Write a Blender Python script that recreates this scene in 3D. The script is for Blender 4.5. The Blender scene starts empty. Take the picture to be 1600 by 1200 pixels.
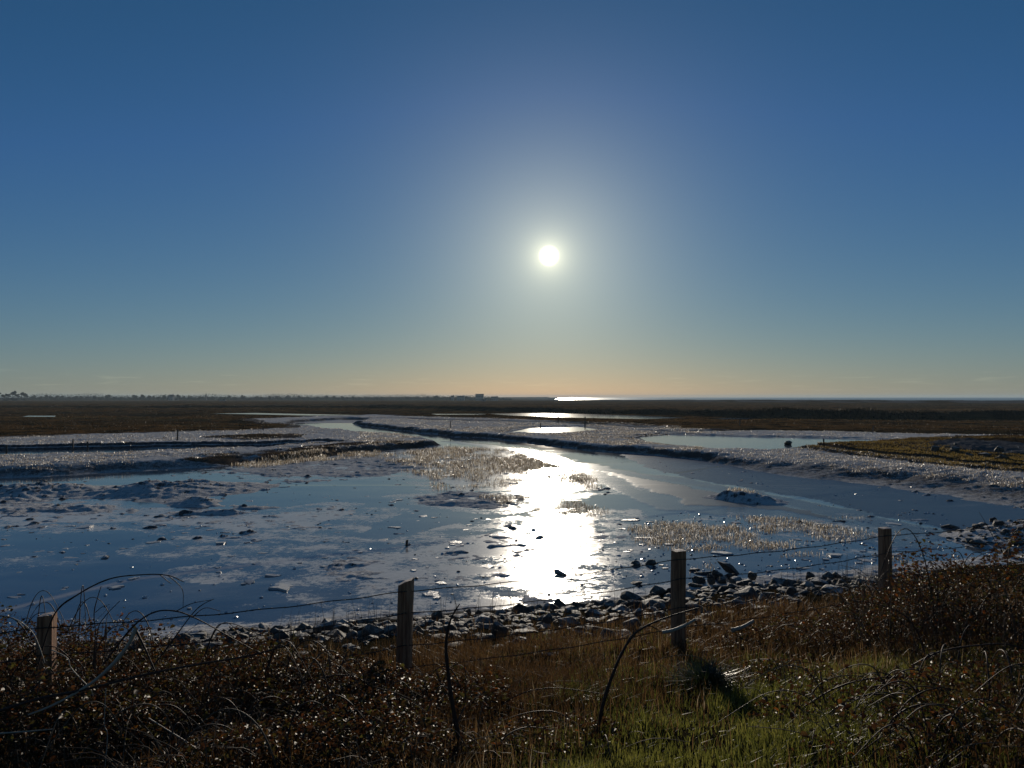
import bpy, bmesh, math, random
import numpy as np

# ------------------------------------------------------------------ basics
rng = np.random.default_rng(7)
random.seed(7)
sc = bpy.context.scene
COL = sc.collection
F = 1202.0                     # focal length in pixels of the 1600 px wide photograph
CAM_H = 4.6                    # eye height above the ice
PITCH = math.atan(20 / F)
SUN_EL = math.radians(10.4)
SUN_AZ = math.radians(2.76)
CP, SP = math.cos(PITCH), math.sin(PITCH)

def ray(u, v):
    zc = (600.0 - v) / F
    return (u - 800.0) / F, CP - SP * zc, SP + CP * zc

def at(u, v, z=0.0):
    """where the view line through a pixel meets the level z"""
    x, y, k = ray(u, v)
    t = (z - CAM_H) / k
    return x * t, y * t, z

def atd(u, v, Y):
    """the point at distance Y on the view line through a pixel"""
    x, y, k = ray(u, v)
    t = Y / y
    return x * t, Y, CAM_H + k * t

def P(pts, z=0.0):
    return np.array([at(u, v, z)[:2] for u, v in pts])

# ------------------------------------------------------------------ noise
def _h(ix, iy, seed):
    n = (ix.astype(np.int64) * 374761393 + iy.astype(np.int64) * 668265263 + seed * 974711) & 0xffffffff
    n = ((n ^ (n >> 13)) * 1274126177) & 0xffffffff
    n = n ^ (n >> 16)
    return (n & 0xffffff) / float(0xffffff)

def vnoise(x, y, seed=0):
    ix, iy = np.floor(x), np.floor(y)
    fx, fy = x - ix, y - iy
    fx = fx * fx * fx * (fx * (fx * 6 - 15) + 10)
    fy = fy * fy * fy * (fy * (fy * 6 - 15) + 10)
    a, b = _h(ix, iy, seed), _h(ix + 1, iy, seed)
    c, d = _h(ix, iy + 1, seed), _h(ix + 1, iy + 1, seed)
    return (a * (1 - fx) + b * fx) * (1 - fy) + (c * (1 - fx) + d * fx) * fy

def fbm(x, y, s, o=4, seed=0):
    """fractal noise about zero, -1..1, first wavelength s metres"""
    r = np.zeros_like(x); a = 1.0; t = 0.0
    for k in range(o):
        c, q = math.cos(k * 1.3 + seed), math.sin(k * 1.3 + seed)
        r += a * (vnoise((x * c - y * q) / s + 17.3 * k, (x * q + y * c) / s - 9.1 * k, seed + k) * 2 - 1)
        t += a; a *= 0.5; s *= 0.5
    return r / t * 1.6

def sst(a, b, x):
    t = np.clip((x - a) / (b - a), 0, 1)
    return t * t * (3 - 2 * t)

def sdf(poly, X, Y, margin=30.0):
    """signed distance to a polygon, positive inside; far points get -margin"""
    out = np.full(X.shape, -margin)
    lo, hi = poly.min(0) - margin, poly.max(0) + margin
    m = (X > lo[0]) & (X < hi[0]) & (Y > lo[1]) & (Y < hi[1])
    x, y = X[m], Y[m]
    if x.size == 0:
        return out
    d2 = np.full(x.shape, 1e12); ins = np.zeros(x.shape, bool)
    n = len(poly)
    for i in range(n):
        ax, ay = poly[i]; bx, by = poly[(i + 1) % n]
        ex, ey = bx - ax, by - ay
        L = ex * ex + ey * ey + 1e-12
        t = np.clip(((x - ax) * ex + (y - ay) * ey) / L, 0, 1)
        d2 = np.minimum(d2, (x - ax - t * ex) ** 2 + (y - ay - t * ey) ** 2)
        c = ((ay > y) != (by > y))
        xi = ax + (y - ay) * ex / (ey if abs(ey) > 1e-9 else 1e-9)
        ins ^= c & (x < xi)
    d = np.sqrt(d2)
    out[m] = np.where(ins, d, -np.minimum(d, margin))
    return out

def pline(line, X, Y, vals):
    """distance to a polyline, the value carried along it and the side (+ is beyond, away from the camera)"""
    best = np.full(X.shape, 1e12); v = np.zeros(X.shape); side = np.ones(X.shape)
    for i in range(len(line) - 1):
        ax, ay = line[i]; bx, by = line[i + 1]
        ex, ey = bx - ax, by - ay
        L = ex * ex + ey * ey
        t = np.clip(((X - ax) * ex + (Y - ay) * ey) / L, 0, 1)
        d2 = (X - ax - t * ex) ** 2 + (Y - ay - t * ey) ** 2
        m = d2 < best
        best = np.where(m, d2, best)
        v = np.where(m, vals[i] + (vals[i + 1] - vals[i]) * t, v)
        side = np.where(m, np.sign(ex * (Y - ay) - ey * (X - ax)), side)
    return np.sqrt(best), v, side

# ------------------------------------------------------------------ object helpers
def mesh_from(name, verts, quads=None, tris=None, smooth=True):
    me = bpy.data.meshes.new(name)
    verts = np.asarray(verts, dtype=np.float32)
    nq = 0 if quads is None else len(quads)
    ntr = 0 if tris is None else len(tris)
    me.vertices.add(len(verts)); me.vertices.foreach_set('co', verts.ravel())
    idx = []
    if nq: idx.append(np.asarray(quads, dtype=np.int32).ravel())
    if ntr: idx.append(np.asarray(tris, dtype=np.int32).ravel())
    idx = np.concatenate(idx)
    me.loops.add(len(idx)); me.loops.foreach_set('vertex_index', idx)
    tot = np.concatenate([np.full(nq, 4, np.int32), np.full(ntr, 3, np.int32)])
    st = np.concatenate([[0], np.cumsum(tot)[:-1]]).astype(np.int32)
    me.polygons.add(nq + ntr)
    me.polygons.foreach_set('loop_start', st); me.polygons.foreach_set('loop_total', tot)
    me.polygons.foreach_set('use_smooth', np.full(nq + ntr, smooth))
    me.update(calc_edges=True)
    return me

def link(name, me, mat=None, parent=None, loc=None):
    o = bpy.data.objects.new(name, me)
    if mat is not None and me is not None and len(me.materials) == 0:
        me.materials.append(mat)
    COL.objects.link(o)
    if parent is not None: o.parent = parent
    if loc is not None: o.location = loc
    return o

def tag(o, label=None, cat=None, group=None, kind=None):
    if label: o['label'] = label
    if cat: o['category'] = cat
    if group: o['group'] = group
    if kind: o['kind'] = kind
    return o

def empty(name, loc, rz=0.0):
    o = bpy.data.objects.new(name, None); COL.objects.link(o)
    o.location = loc; o.rotation_euler = (0, 0, rz); o.empty_display_size = 0.1
    return o

def copy_tree(o, parent=None):
    c = o.copy(); COL.objects.link(c); c.parent = parent
    for ch in list(o.children):
        copy_tree(ch, c)
    return c

def tube(pts, radii, n=6):
    """verts, quads of a swept tube along a polyline"""
    pts = np.asarray(pts, float); m = len(pts)
    radii = np.full(m, radii) if np.isscalar(radii) else np.asarray(radii)
    tg = np.gradient(pts, axis=0); tg /= np.linalg.norm(tg, axis=1)[:, None] + 1e-9
    ref = np.array([0.31, 0.2, 0.93])
    a = np.cross(tg, ref); a /= np.linalg.norm(a, axis=1)[:, None] + 1e-9
    b = np.cross(tg, a)
    th = np.linspace(0, 2 * math.pi, n, endpoint=False)
    v = pts[:, None, :] + radii[:, None, None] * (np.cos(th)[None, :, None] * a[:, None, :] + np.sin(th)[None, :, None] * b[:, None, :])
    v = v.reshape(-1, 3)
    i = np.arange(m - 1)[:, None] * n; k = np.arange(n)[None, :]; k2 = (k + 1) % n
    q = np.stack([i + k, i + k2, i + n + k2, i + n + k], -1).reshape(-1, 4)
    return v, q

class MB:
    """collects swept pieces into one mesh"""
    def __init__(s): s.v = []; s.q = []; s.t = []; s.n = 0
    def add(s, v, q=None, t=None):
        s.v.append(np.asarray(v, float))
        if q is not None and len(q): s.q.append(np.asarray(q) + s.n)
        if t is not None and len(t): s.t.append(np.asarray(t) + s.n)
        s.n += len(v)
    def mesh(s, name, smooth=True):
        return mesh_from(name, np.concatenate(s.v), np.concatenate(s.q) if s.q else None, np.concatenate(s.t) if s.t else None, smooth)

def spline(pts, n):
    pts = np.asarray(pts, float)
    p = np.vstack([2 * pts[0] - pts[1], pts, 2 * pts[-1] - pts[-2]])
    out = []
    segs = len(pts) - 1
    for k in np.linspace(0, segs, n):
        i = min(int(k), segs - 1); t = k - i
        a, b, c, d = p[i], p[i + 1], p[i + 2], p[i + 3]
        out.append(0.5 * (2 * b + (c - a) * t + (2 * a - 5 * b + 4 * c - d) * t * t + (3 * b - a - 3 * c + d) * t ** 3))
    return np.array(out)

# ------------------------------------------------------------------ materials
class NT:
    def __init__(s, name):
        s.m = bpy.data.materials.new(name); s.m.use_nodes = True
        s.t = s.m.node_tree; s.t.nodes.clear()
        s.out = s.t.nodes.new('ShaderNodeOutputMaterial')
    def n(s, typ, **kw):
        x = s.t.nodes.new(typ)
        for k, v in kw.items():
            if k == 'ins':
                for a, b in v.items():
                    if hasattr(b, 'is_output'): s.t.links.new(b, x.inputs[a])
                    else: x.inputs[a].default_value = b
            else: setattr(x, k, v)
        return x
    def l(s, a, b): s.t.links.new(a, b)
    def noise(s, scale, detail=4, rough=0.55, vec=None, dist=0.0):
        x = s.n('ShaderNodeTexNoise', ins={'Scale': scale, 'Detail': detail, 'Roughness': rough, 'Distortion': dist})
        if vec is not None: s.l(vec, x.inputs['Vector'])
        return x.outputs['Fac']
    def ramp(s, fac, stops):
        r = s.n('ShaderNodeValToRGB'); s.l(fac, r.inputs[0]); e = r.color_ramp.elements
        while len(e) < len(stops): e.new(0.5)
        for q, (p, c) in zip(e, stops):
            q.position = p; q.color = (*c, 1) if len(c) == 3 else c
        return r.outputs[0]
    def mix(s, f, a, b):
        x = s.n('ShaderNodeMix', data_type='RGBA')
        for k, v in ((0, f), (6, a), (7, b)):
            if hasattr(v, 'is_output'): s.l(v, x.inputs[k])
            else: x.inputs[k].default_value = v if k == 0 else ((*v, 1) if len(v) == 3 else v)
        return x.outputs[2]
    def math(s, op, a, b=0.0, clamp=False):
        x = s.n('ShaderNodeMath', operation=op, use_clamp=clamp)
        for k, v in ((0, a), (1, b)):
            if hasattr(v, 'is_output'): s.l(v, x.inputs[k])
            else: x.inputs[k].default_value = v
        return x.outputs[0]
    def mrange(s, v, a, b, c=0.0, d=1.0, smooth=True):
        x = s.n('ShaderNodeMapRange', interpolation_type='SMOOTHSTEP' if smooth else 'LINEAR',
                ins={1: a, 2: b, 3: c, 4: d})
        s.l(v, x.inputs[0]); return x.outputs[0]
    def bump(s, h, strength, dist, nrm=None):
        x = s.n('ShaderNodeBump', ins={'Strength': strength, 'Distance': dist}); s.l(h, x.inputs['Height'])
        if nrm is not None: s.l(nrm, x.inputs['Normal'])
        return x.outputs[0]
    def bsdf(s, **ins):
        x = s.n('ShaderNodeBsdfPrincipled')
        for k, v in ins.items():
            k = k.replace('_', ' ')
            if hasattr(v, 'is_output'): s.l(v, x.inputs[k])
            elif k == 'Base Color': x.inputs[k].default_value = (*v, 1)
            else: x.inputs[k].default_value = v
        return x
    def done(s, sh):
        s.l(sh, s.out.inputs[0]); return s.m
    def pos(s, sx=1, sy=1, sz=1):
        g = s.n('ShaderNodeNewGeometry'); x = s.n('ShaderNodeMapping', ins={'Scale': (sx, sy, sz)})
        s.l(g.outputs['Position'], x.inputs[0]); return x.outputs[0]
    def objco(s, sx=1, sy=1, sz=1):
        g = s.n('ShaderNodeTexCoord'); x = s.n('ShaderNodeMapping', ins={'Scale': (sx, sy, sz)})
        s.l(g.outputs['Object'], x.inputs[0]); return x.outputs[0]

def leafy(name, stops, trans=0.45, gloss=0.35, spec=0.5, attr='tint', tcol=1.3):
    """thin vegetation: diffuse + translucent + sheen, colour by a per-blade tint"""
    k = NT(name)
    a = k.n('ShaderNodeAttribute', attribute_name=attr)
    c = k.ramp(a.outputs['Fac'], stops)
    p = k.bsdf(Base_Color=c, Roughness=gloss, Specular_IOR_Level=spec)
    t = k.n('ShaderNodeBsdfTranslucent'); k.l(k.n('ShaderNodeVectorMath', operation='SCALE', ins={0: c, 'Scale': tcol}).outputs[0], t.inputs[0])
    m = k.n('ShaderNodeMixShader', ins={0: trans}); k.l(p.outputs[0], m.inputs[1]); k.l(t.outputs[0], m.inputs[2])
    return k.done(m.outputs[0])

# ------------------------------------------------------------------ world, sun, camera
w = bpy.data.worlds.new("World"); sc.world = w; w.use_nodes = True
nt = w.node_tree; nt.nodes.clear()
def WN(t, **kw):
    x = nt.nodes.new(t)
    for a, b in kw.items(): setattr(x, a, b)
    return x
def WM(op, a, b=0.0, c=None):
    x = WN('ShaderNodeMath', operation=op)
    for k, v in ((0, a), (1, b)):
        if hasattr(v, 'is_output'): nt.links.new(v, x.inputs[k])
        else: x.inputs[k].default_value = v
    return x.outputs[0]
sky = WN('ShaderNodeTexSky', sky_type='NISHITA', sun_disc=False, sun_elevation=SUN_EL, sun_rotation=SUN_AZ,
         air_density=1.0, dust_density=0.05, ozone_density=1.0)
sep = WN('ShaderNodeSeparateColor'); nt.links.new(sky.outputs[0], sep.inputs[0])
geo = WN('ShaderNodeTexCoord')
SD = (math.sin(SUN_AZ) * math.cos(SUN_EL), math.cos(SUN_AZ) * math.cos(SUN_EL), math.sin(SUN_EL))
dot = WN('ShaderNodeVectorMath', operation='DOT_PRODUCT'); nt.links.new(geo.outputs['Generated'], dot.inputs[0]); dot.inputs[1].default_value = SD
ang = WM('MULTIPLY', WM('ARCCOSINE', WM('MINIMUM', dot.outputs['Value'], 0.9999999)), 180 / math.pi)
def glow(K, s): return WM('MULTIPLY', WM('EXPONENT', WM('MULTIPLY', ang, -1.0 / s)), K)
# the bright hazy air round the sun and the sun itself, seen through it
disc = WN('ShaderNodeMapRange', interpolation_type='SMOOTHSTEP'); nt.links.new(ang, disc.inputs[0])
for i, v in ((1, 0.85), (2, 0.12), (3, 0.0), (4, 3.0)): disc.inputs[i].default_value = v
# a few thin wisps of cloud low over the sea
mp = WN('ShaderNodeMapping'); nt.links.new(geo.outputs['Generated'], mp.inputs[0]); mp.inputs['Scale'].default_value = (9, 9, 150)
wz = WN('ShaderNodeTexNoise'); nt.links.new(mp.outputs[0], wz.inputs[0]); wz.inputs['Scale'].default_value = 2.2; wz.inputs['Detail'].default_value = 5
sx = WN('ShaderNodeSeparateXYZ'); nt.links.new(geo.outputs['Generated'], sx.inputs[0])
band = WM('MULTIPLY', WM('EXPONENT', WM('MULTIPLY', WM('POWER', WM('MULTIPLY', WM('SUBTRACT', sx.outputs['Z'], 0.018), 90), 2), -1)), 1)
cl = WN('ShaderNodeMapRange', interpolation_type='SMOOTHSTEP'); nt.links.new(wz.outputs['Fac'], cl.inputs[0])
for i, v in ((1, 0.55), (2, 0.75), (3, 0.0), (4, 0.05)): cl.inputs[i].default_value = v
wisp = WM('MULTIPLY', band, cl.outputs[0])
chan = []
bases = []
for o_, (g_, k_), hue in ((sep.outputs[0], (1.33, 0.222), 1.06), (sep.outputs[1], (0.917, 0.272), 1.0), (sep.outputs[2], (0.40, 0.352), 0.66)):
    b = WM('MULTIPLY', WM('POWER', WM('MULTIPLY', WM('MAXIMUM', o_, 0.0005), 0.1), g_), k_)
    bases.append((b, hue))
bases[2] = (WM('MINIMUM', bases[2][0], WM('MULTIPLY', bases[1][0], 2.35)), bases[2][1])
bases[0] = (WM('MAXIMUM', bases[0][0], WM('MULTIPLY', bases[1][0], 0.27)), bases[0][1])
lowe = WM('EXPONENT', WM('MULTIPLY', WM('MAXIMUM', sx.outputs['Z'], 0.0), -18.0))      # haze lying low over the land
for i_, a_ in ((0, -.08), (1, .07), (2, -.16)):
    bases[i_] = (WM('MULTIPLY', bases[i_][0], WM('ADD', 1.0, WM('MULTIPLY', lowe, a_))), bases[i_][1])
for b, hue in bases:
    g = WM('ADD', WM('MULTIPLY', WM('ADD', glow(0.50, 4.8), WM('ADD', glow(1.1, 0.70), disc.outputs[0])), hue), WM('MULTIPLY', wisp, hue))
    chan.append(WM('MULTIPLY', WM('ADD', b, g), 10.0))
cmb = WN('ShaderNodeCombineColor')
for i, c in enumerate(chan): nt.links.new(c, cmb.inputs[i])
bg = WN('ShaderNodeBackground'); bg.inputs[1].default_value = 0.1
wo = WN('ShaderNodeOutputWorld'); nt.links.new(cmb.outputs[0], bg.inputs[0]); nt.links.new(bg.outputs[0], wo.inputs[0])

sl = bpy.data.lights.new('sun', 'SUN'); sl.energy = 3.2; sl.angle = math.radians(0.55); sl.color = (1.0, 0.88, 0.72)
so = bpy.data.objects.new('sun', sl); COL.objects.link(so); so.location = (0, -5, 40)
so.rotation_euler = (math.pi / 2 - SUN_EL, 0, math.pi - SUN_AZ)

cam = bpy.data.cameras.new('camera'); co = bpy.data.objects.new('camera', cam); COL.objects.link(co); sc.camera = co
cam.sensor_width = 36; cam.lens = F / 1600 * 36; cam.clip_start = 0.05; cam.clip_end = 60000
co.location = (0, 0, CAM_H); co.rotation_euler = (math.pi / 2 + PITCH, 0, 0)
sc.view_settings.view_transform = 'Standard'; sc.view_settings.look = 'None'
sc.view_settings.exposure = 0.0; sc.view_settings.gamma = 1.0
sc.cycles.max_bounces = 6; sc.cycles.volume_bounces = 0

# ------------------------------------------------------------------ lie of the land (all in metres, ice level z = 0)
W_WATER = P([(452, 666), (470, 660), (545, 655), (572, 656.5), (552, 664), (620, 673), (700, 681.5), (800, 690), (870, 698), (950, 706),
             (1030, 713), (1100, 720), (1150, 729), (1200, 739), (1260, 749), (1330, 757), (1400, 767), (1480, 778), (1600, 800), (1800, 835),
             (1900, 960), (1400, 1010), (700, 1060), (0, 1120), (-500, 1150), (-500, 770), (-200, 758), (0, 749), (100, 745), (160, 740), (250, 737), (330, 731),
             (400, 723), (480, 717), (560, 707), (640, 701), (685, 697.5), (690, 695), (640, 684), (560, 679), (515, 673)])
FROST = P([(-700, 694), (0, 689.5), (150, 684.5), (300, 680.5), (395, 676), (450, 674), (452, 668), (400, 664), (385, 658.5), (470, 654.5), (590, 650), (640, 653.5), (760, 657), (900, 662),
           (1040, 670), (1060, 674.5), (1200, 676), (1400, 682), (1600, 687), (2200, 693), (2600, 1100), (-1600, 1100)])
RIDGE = P([(300, 716), (330, 711), (450, 701), (560, 691), (640, 689), (652, 692), (560, 696), (500, 703), (400, 711)], 0.5)
WEDGE = P([(330, 684), (400, 680), (455, 681), (450, 685), (380, 687)], 0.4)
SPIT = P([(1258, 699.5), (1330, 694), (1400, 690), (1500, 686), (1750, 684), (1850, 752), (1600, 739), (1500, 729), (1400, 717), (1300, 707)], 0.45)
GRAVEL = P([(1420, 697), (1480, 691), (1600, 690), (1800, 690), (1800, 716), (1600, 714), (1500, 708)], 0.8)
POOLS = [
    (0.36, [(1005, 683), (1060, 680), (1200, 684), (1330, 687), (1390, 689), (1300, 693), (1255, 697), (1180, 703), (1130, 702), (1080, 697), (1020, 690)]),
    (0.10, [(-300, 716), (-100, 710), (0, 704.5), (150, 702), (300, 700), (400, 698), (500, 693), (520, 694), (440, 699), (400, 703), (300, 706), (150, 713), (0, 716), (-100, 721), (-300, 728)]),
    (0.36, [(800, 675.5), (830, 669), (900, 667), (930, 671), (880, 676)]),
    (0.40, [(770, 646.5), (860, 645.3), (1000, 649.5), (1060, 652.8), (1000, 654.5), (880, 652), (800, 649)]),
    (0.45, [(36, 651), (45, 649.6), (86, 649.6), (84, 651.2)]),
    (0.45, [(338, 646.3), (400, 645.3), (480, 647), (560, 648.6), (480, 649.2), (400, 647.4)]),
    (0.42, [(676, 646.6), (760, 646.6), (745, 648), (684, 648)]),
    (0.42, [(1120, 653.6), (1178, 652.8), (1170, 655), (1130, 655)]),
]
POOLW = [(z, P(p, z)) for z, p in POOLS]
PATCH = [  # (polygon, lift, edge softness): frosted mud just breaking the ice
    (P([(490, 912), (530, 873), (640, 842), (790, 815), (860, 800), (960, 800), (985, 850), (960, 905), (870, 935), (700, 925), (560, 930)]), 0.052, 1.2),
    (P([(-300, 775), (60, 772), (180, 800), (420, 800), (520, 788), (610, 800), (520, 828), (350, 838), (200, 822), (0, 830), (-300, 835)]), 0.085, 1.4),
    (P([(630, 776), (700, 768), (810, 771), (835, 784), (770, 797), (690, 790)]), 0.10, 1.0),
    (P([(318, 893), (396, 880), (408, 866), (392, 848), (360, 839), (400, 830), (428, 858), (422, 884), (350, 894)]), 0.075, 0.5),
    (P([(330, 737), (480, 716), (610, 716), (650, 735), (560, 747), (420, 747)]), 0.13, 2.0),
    (P([(520, 712), (700, 697), (800, 701), (870, 721), (985, 765), (900, 775), (800, 765), (700, 775), (640, 747), (600, 735)]), 0.055, 2.0),
    (P([(950, 822), (1050, 800), (1200, 808), (1370, 808), (1420, 838), (1300, 856), (1150, 858), (1000, 856)]), 0.03, 1.2),
    (P([(220, 858), (300, 850), (330, 858), (270, 868)]), 0.045, 0.8),
    (P([(-100, 872), (60, 868), (90, 876), (0, 884)]), 0.035, 0.8),
    (P([(500, 880), (540, 868), (575, 876), (530, 890)]), 0.05, 0.6),
    (P([(440, 852), (520, 843), (560, 850), (480, 862)]), 0.05, 0.6),
    (P([(1200, 860), (1400, 845), (1500, 862), (1440, 890), (1260, 890)]), 0.022, 1.0),
]
SHELF = P([(700, 690), (820, 704), (880, 722), (1000, 741), (1130, 765), (1235, 784), (1330, 808), (1450, 833), (1420, 845), (1200, 802), (1050, 790), (985, 766), (870, 722), (800, 702)])
BUMPS = [  # u, v of the foot, height, half widths x, y
    (1150, 780, .38, .9, 1.0), (1185, 783, .24, .9, .9), (1120, 779, .22, .8, .8), (265, 770, .50, 2.2, 2.6), (205, 768, .30, 1.6, 2.0), (300, 787, .42, 1.1, 1.1),
    (20, 770, .55, 3.4, 2.2), (140, 797, .20, 1.2, .7), (350, 801, .26, 1.4, .5), (205, 800, .16, .45, .4), (400, 792, .16, 1.6, .8),
    (330, 762, .30, 3, 2), (90, 765, .3, 1.6, 1.6), (480, 752, .14, 1.6, 1.0), (575, 742, .16, 1.6, 1.0), (700, 787, .12, 1.6, .9), (20, 800, .12, 2.5, 1.0)]
BUMPW = [(*at(u, v, 0)[:2], h * (.68 if u < 700 else .95), a, b) for u, v, h, a, b in BUMPS]
DIKE_PX = [(2300, 656), (1600, 655), (1400, 655), (1200, 652.5), (1000, 646.5), (800, 643.5), (600, 637.5), (400, 636.5), (200, 638), (0, 636), (-500, 636)]
DIKE = P(DIKE_PX, 0.55) + np.array([0, 3.0]); DIKE_H = [1.5, 1.5, 1.45, 1.35, 1.2, 1.0, .75, .65, .55, .45, .4]
CREEKS = [(P(p, .5), w_) for p, w_ in (([(-300, 664), (0, 661), (120, 660), (260, 657), (400, 661)], 2.5), ([(150, 643), (300, 640), (470, 642), (640, 644)], 6), ([(-300, 648), (0, 644), (130, 645), (260, 650)], 5),
          ([(560, 650.5), (640, 652), (760, 655.5), (900, 659), (1030, 666)], 2.5), ([(1060, 671.5), (1180, 669), (1320, 671), (1450, 675), (1800, 679)], 2.2), ([(1250, 660), (1400, 661.5), (1650, 663)], 3), ([(380, 632), (520, 631.5), (700, 633)], 12), ([(1150, 636), (1400, 636), (1700, 637)], 8))]
def uY(u, Y): return ((u - 800) / F * Y, Y)
CREST = np.array([uY(2600, 400), uY(1600, 440), uY(1300, 520), uY(1100, 640), uY(950, 850), uY(885, 1000), uY(868, 1250), uY(858, 1700), uY(866, 2300)])
CREST_H = [2.75, 2.7, 2.5, 2.2, 1.4, .35, 0, -.1, 1.7]
SHN = np.array([-.313, .95])

def near_profile(X, Y):
    """grassy bank falling from the photographer to the shore"""
    d = SHN[0] * X + SHN[1] * Y
    z = np.interp(d, [-60, 0, 5, 8, 11, 13.5, 15.0, 16.2, 18, 26], [3.2, 3.0, 2.1, 1.5, 1.0, .55, .2, -.02, -.1, -.14])
    return d, z

def land(X, Y, attrs=False):
    X = np.asarray(X, float); Y = np.asarray(Y, float)
    shp = X.shape; X = X.ravel(); Y = Y.ravel()
    k = np.clip(Y / 45, .25, 1.6)
    Xw = X + fbm(X, Y, 5.0, 4, 3) * .55 * k
    Yw = Y + fbm(X, Y, 6.0, 4, 11) * .9 * k
    d, zb = near_profile(X, Y)
    lump = fbm(X, Y, 1.1, 5, 21); fine = fbm(X, Y, .28, 3, 31); big = fbm(X, Y, 9.0, 4, 41); broad = fbm(X, Y, 60.0, 5, 51)
    # the flats under and through the ice
    fl = -.075 + .018 * lump + .010 * fine
    spike = np.clip(fbm(X, Y, .5, 2, 61) - .90, 0, 1)
    fl += spike * .22 * sst(19, 24, d)
    patch = np.zeros_like(X)
    for poly, lift, soft in PATCH:
        s = sst(-soft, soft, sdf(poly, Xw, Yw, 12.0))
        patch = np.maximum(patch, s)
        fl += s * (lift * (.8 + .35 * big) + .034 * fbm(X * .6, Y, .42, 4, 71) + .022 * fine)
    for bx, by, h, a, b in BUMPW:
        e = np.exp(-((Xw - bx) / a) ** 2 - ((Yw - by) / b) ** 2)
        fl += h * e * (1 + .22 * lump + .13 * fine)
    fr = np.exp(-((d - 16.2) / .8) ** 2); fl += fr * (.055 + .02 * lump)
    # the marsh platform beyond
    sw = -sdf(W_WATER, Xw, Yw, 30.0)
    sw = np.where((d < 19) | (Y < 14), -30, sw)
    u = X / np.maximum(Y, 1) * F + 800
    wd = np.interp(u, [0, 250, 420, 560, 1080, 1200, 1350, 1600], [4.0, 3.0, 2.2, 1.3, 1.3, 2.5, 7.0, 9.0])
    pl = sst(-.15 * wd, wd, sw)
    zp = .5 + .05 * big + .05 * lump * sst(-2, 6, sw) + .03 * fine
    zp += .30 * pl * (1 - pl) * 4 * np.clip(wd / 5, .25, 1) * fbm(X, Y, 1.5, 4, 79) * .6
    zp += .10 * np.clip(fbm(X, Y, 2.2, 3, 81), 0, 1) * np.exp(-np.abs(sw - wd) / 4)
    rdg = sst(-1.2, 1.0, sdf(RIDGE, Xw, Yw, 12)); zp += -.10 * rdg + .10 * rdg * fbm(X, Y, 1.2, 3, 77)
    spit = sst(-1.0, 1.6, sdf(SPIT, Xw, Yw, 20)); zp += .35 * spit * (1 + .3 * big)
    grav = sst(-1, 1.5, sdf(GRAVEL, Xw, Yw, 12)); zp += .22 * grav + .08 * grav * lump
    wed = sst(-1.0, 1.0, sdf(WEDGE, Xw, Yw, 12)); zp += .12 * wed
    far = sst(90, 200, Y)
    zp += far * (.14 * broad + .06 * fbm(X, Y, 14.0, 3, 91))
    creek = np.zeros_like(X)
    for line, wdt in CREEKS:
        q, _, _ = pline(line, X + 6 * fbm(X, Y, 40, 3, 131) * np.clip(Y / 150, .3, 1.5), Y + 8 * fbm(X, Y, 50, 3, 133) * np.clip(Y / 150, .2, 1.5), [0] * len(line))
        creek = np.maximum(creek, np.exp(-(q / wdt) ** 2))
    zp -= .40 * creek
    for z, poly in POOLW:
        far_pool = poly[:, 1].min() > 120
        s = sst(-2.2, .2, sdf(poly, X if far_pool else Xw, Y if far_pool else Yw, 20))
        if far_pool: s = sst(-6, 0, sdf(poly, X, Y, 40))
        zp = zp * (1 - s) + (z - .05 + .012 * lump) * s
    # scrubby dike, shingle ridge and the land falling to the wood
    dd, dh, _ = pline(DIKE, X, Y, DIKE_H)
    dw = np.clip(Y / 60, 2.2, 6.5)
    dike = np.exp(-(np.maximum(dd - dw * .3, 0) / (dw * .62)) ** 2) * (dh * (1 + .42 * fbm(X, Y, 14.0, 4, 101)) + .12 * fbm(X, Y, 1.8, 3, 105))
    mx, my, _z = at(1212, 652, .5)
    dike += 1.0 * np.exp(-((X - mx) / 3.0) ** 2 - ((Y - my - 1) / 3.5) ** 2)
    zp += dike * sst(70, 110, Y)
    cd, ch, side = pline(CREST, X, Y, CREST_H)
    side = -side     # the line runs right to left, so the far side is negative
    rise = np.where(side < 0, np.exp(-(cd / 40.0) ** 2), 1 - sst(2, 16, cd))
    ridge = np.maximum(ch - .6, -.6) * rise * (1 + .12 * fbm(X * .5, Y, 36, 4, 111)) + rise * .28 * fbm(X + .8 * Y, Y * .3, 16, 3, 113) * sst(250, 330, Y) * sst(.1, .5, rise) * (1 - sst(.75, .98, rise))
    farland = -1.0 * sst(700, 1050, Y)
    zp = zp + farland * np.where(side < 0, 1, 0) * (1 - rise) + ridge
    zp = np.where(side > 0, zp * (1 - sst(4, 20, cd)) - 3.0 * sst(4, 20, cd), zp)
    head = np.exp(-((Y - 2250) / 160) ** 2) * sst(-900, -500, X) * (1 - sst(100, 126, X)) * (5.2 + 1.2 * fbm(X, Y, 60, 3, 121))
    zp = np.where(Y > 1800, np.maximum(zp, head - 2.0), zp)
    z = np.where(d < 18, zb + .05 * lump + .02 * fine, fl * (1 - pl) + zp * pl)
    t = sst(16.2, 19.0, d); z0 = zb + .04 * lump + .02 * fine
    z = np.where((d > 16.2) & (d < 19), z0 * (1 - t) + fl * t + fr * .03, z)
    hx, hy, _z = at(1650, 846, 0)
    hp = .75 * np.exp(-((X - hx) / 2.6) ** 2 - ((Y - hy) / 1.9) ** 2) * (1 + .3 * lump)
    z = np.where(Y < 60, np.maximum(z, hp - .12), z)
    if not attrs:
        return z.reshape(shp)
    fz = sst(-1.5, 1.0, sdf(FROST, Xw, Yw, 40)); fz = np.where(Y < 40, 1.0, fz)
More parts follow.
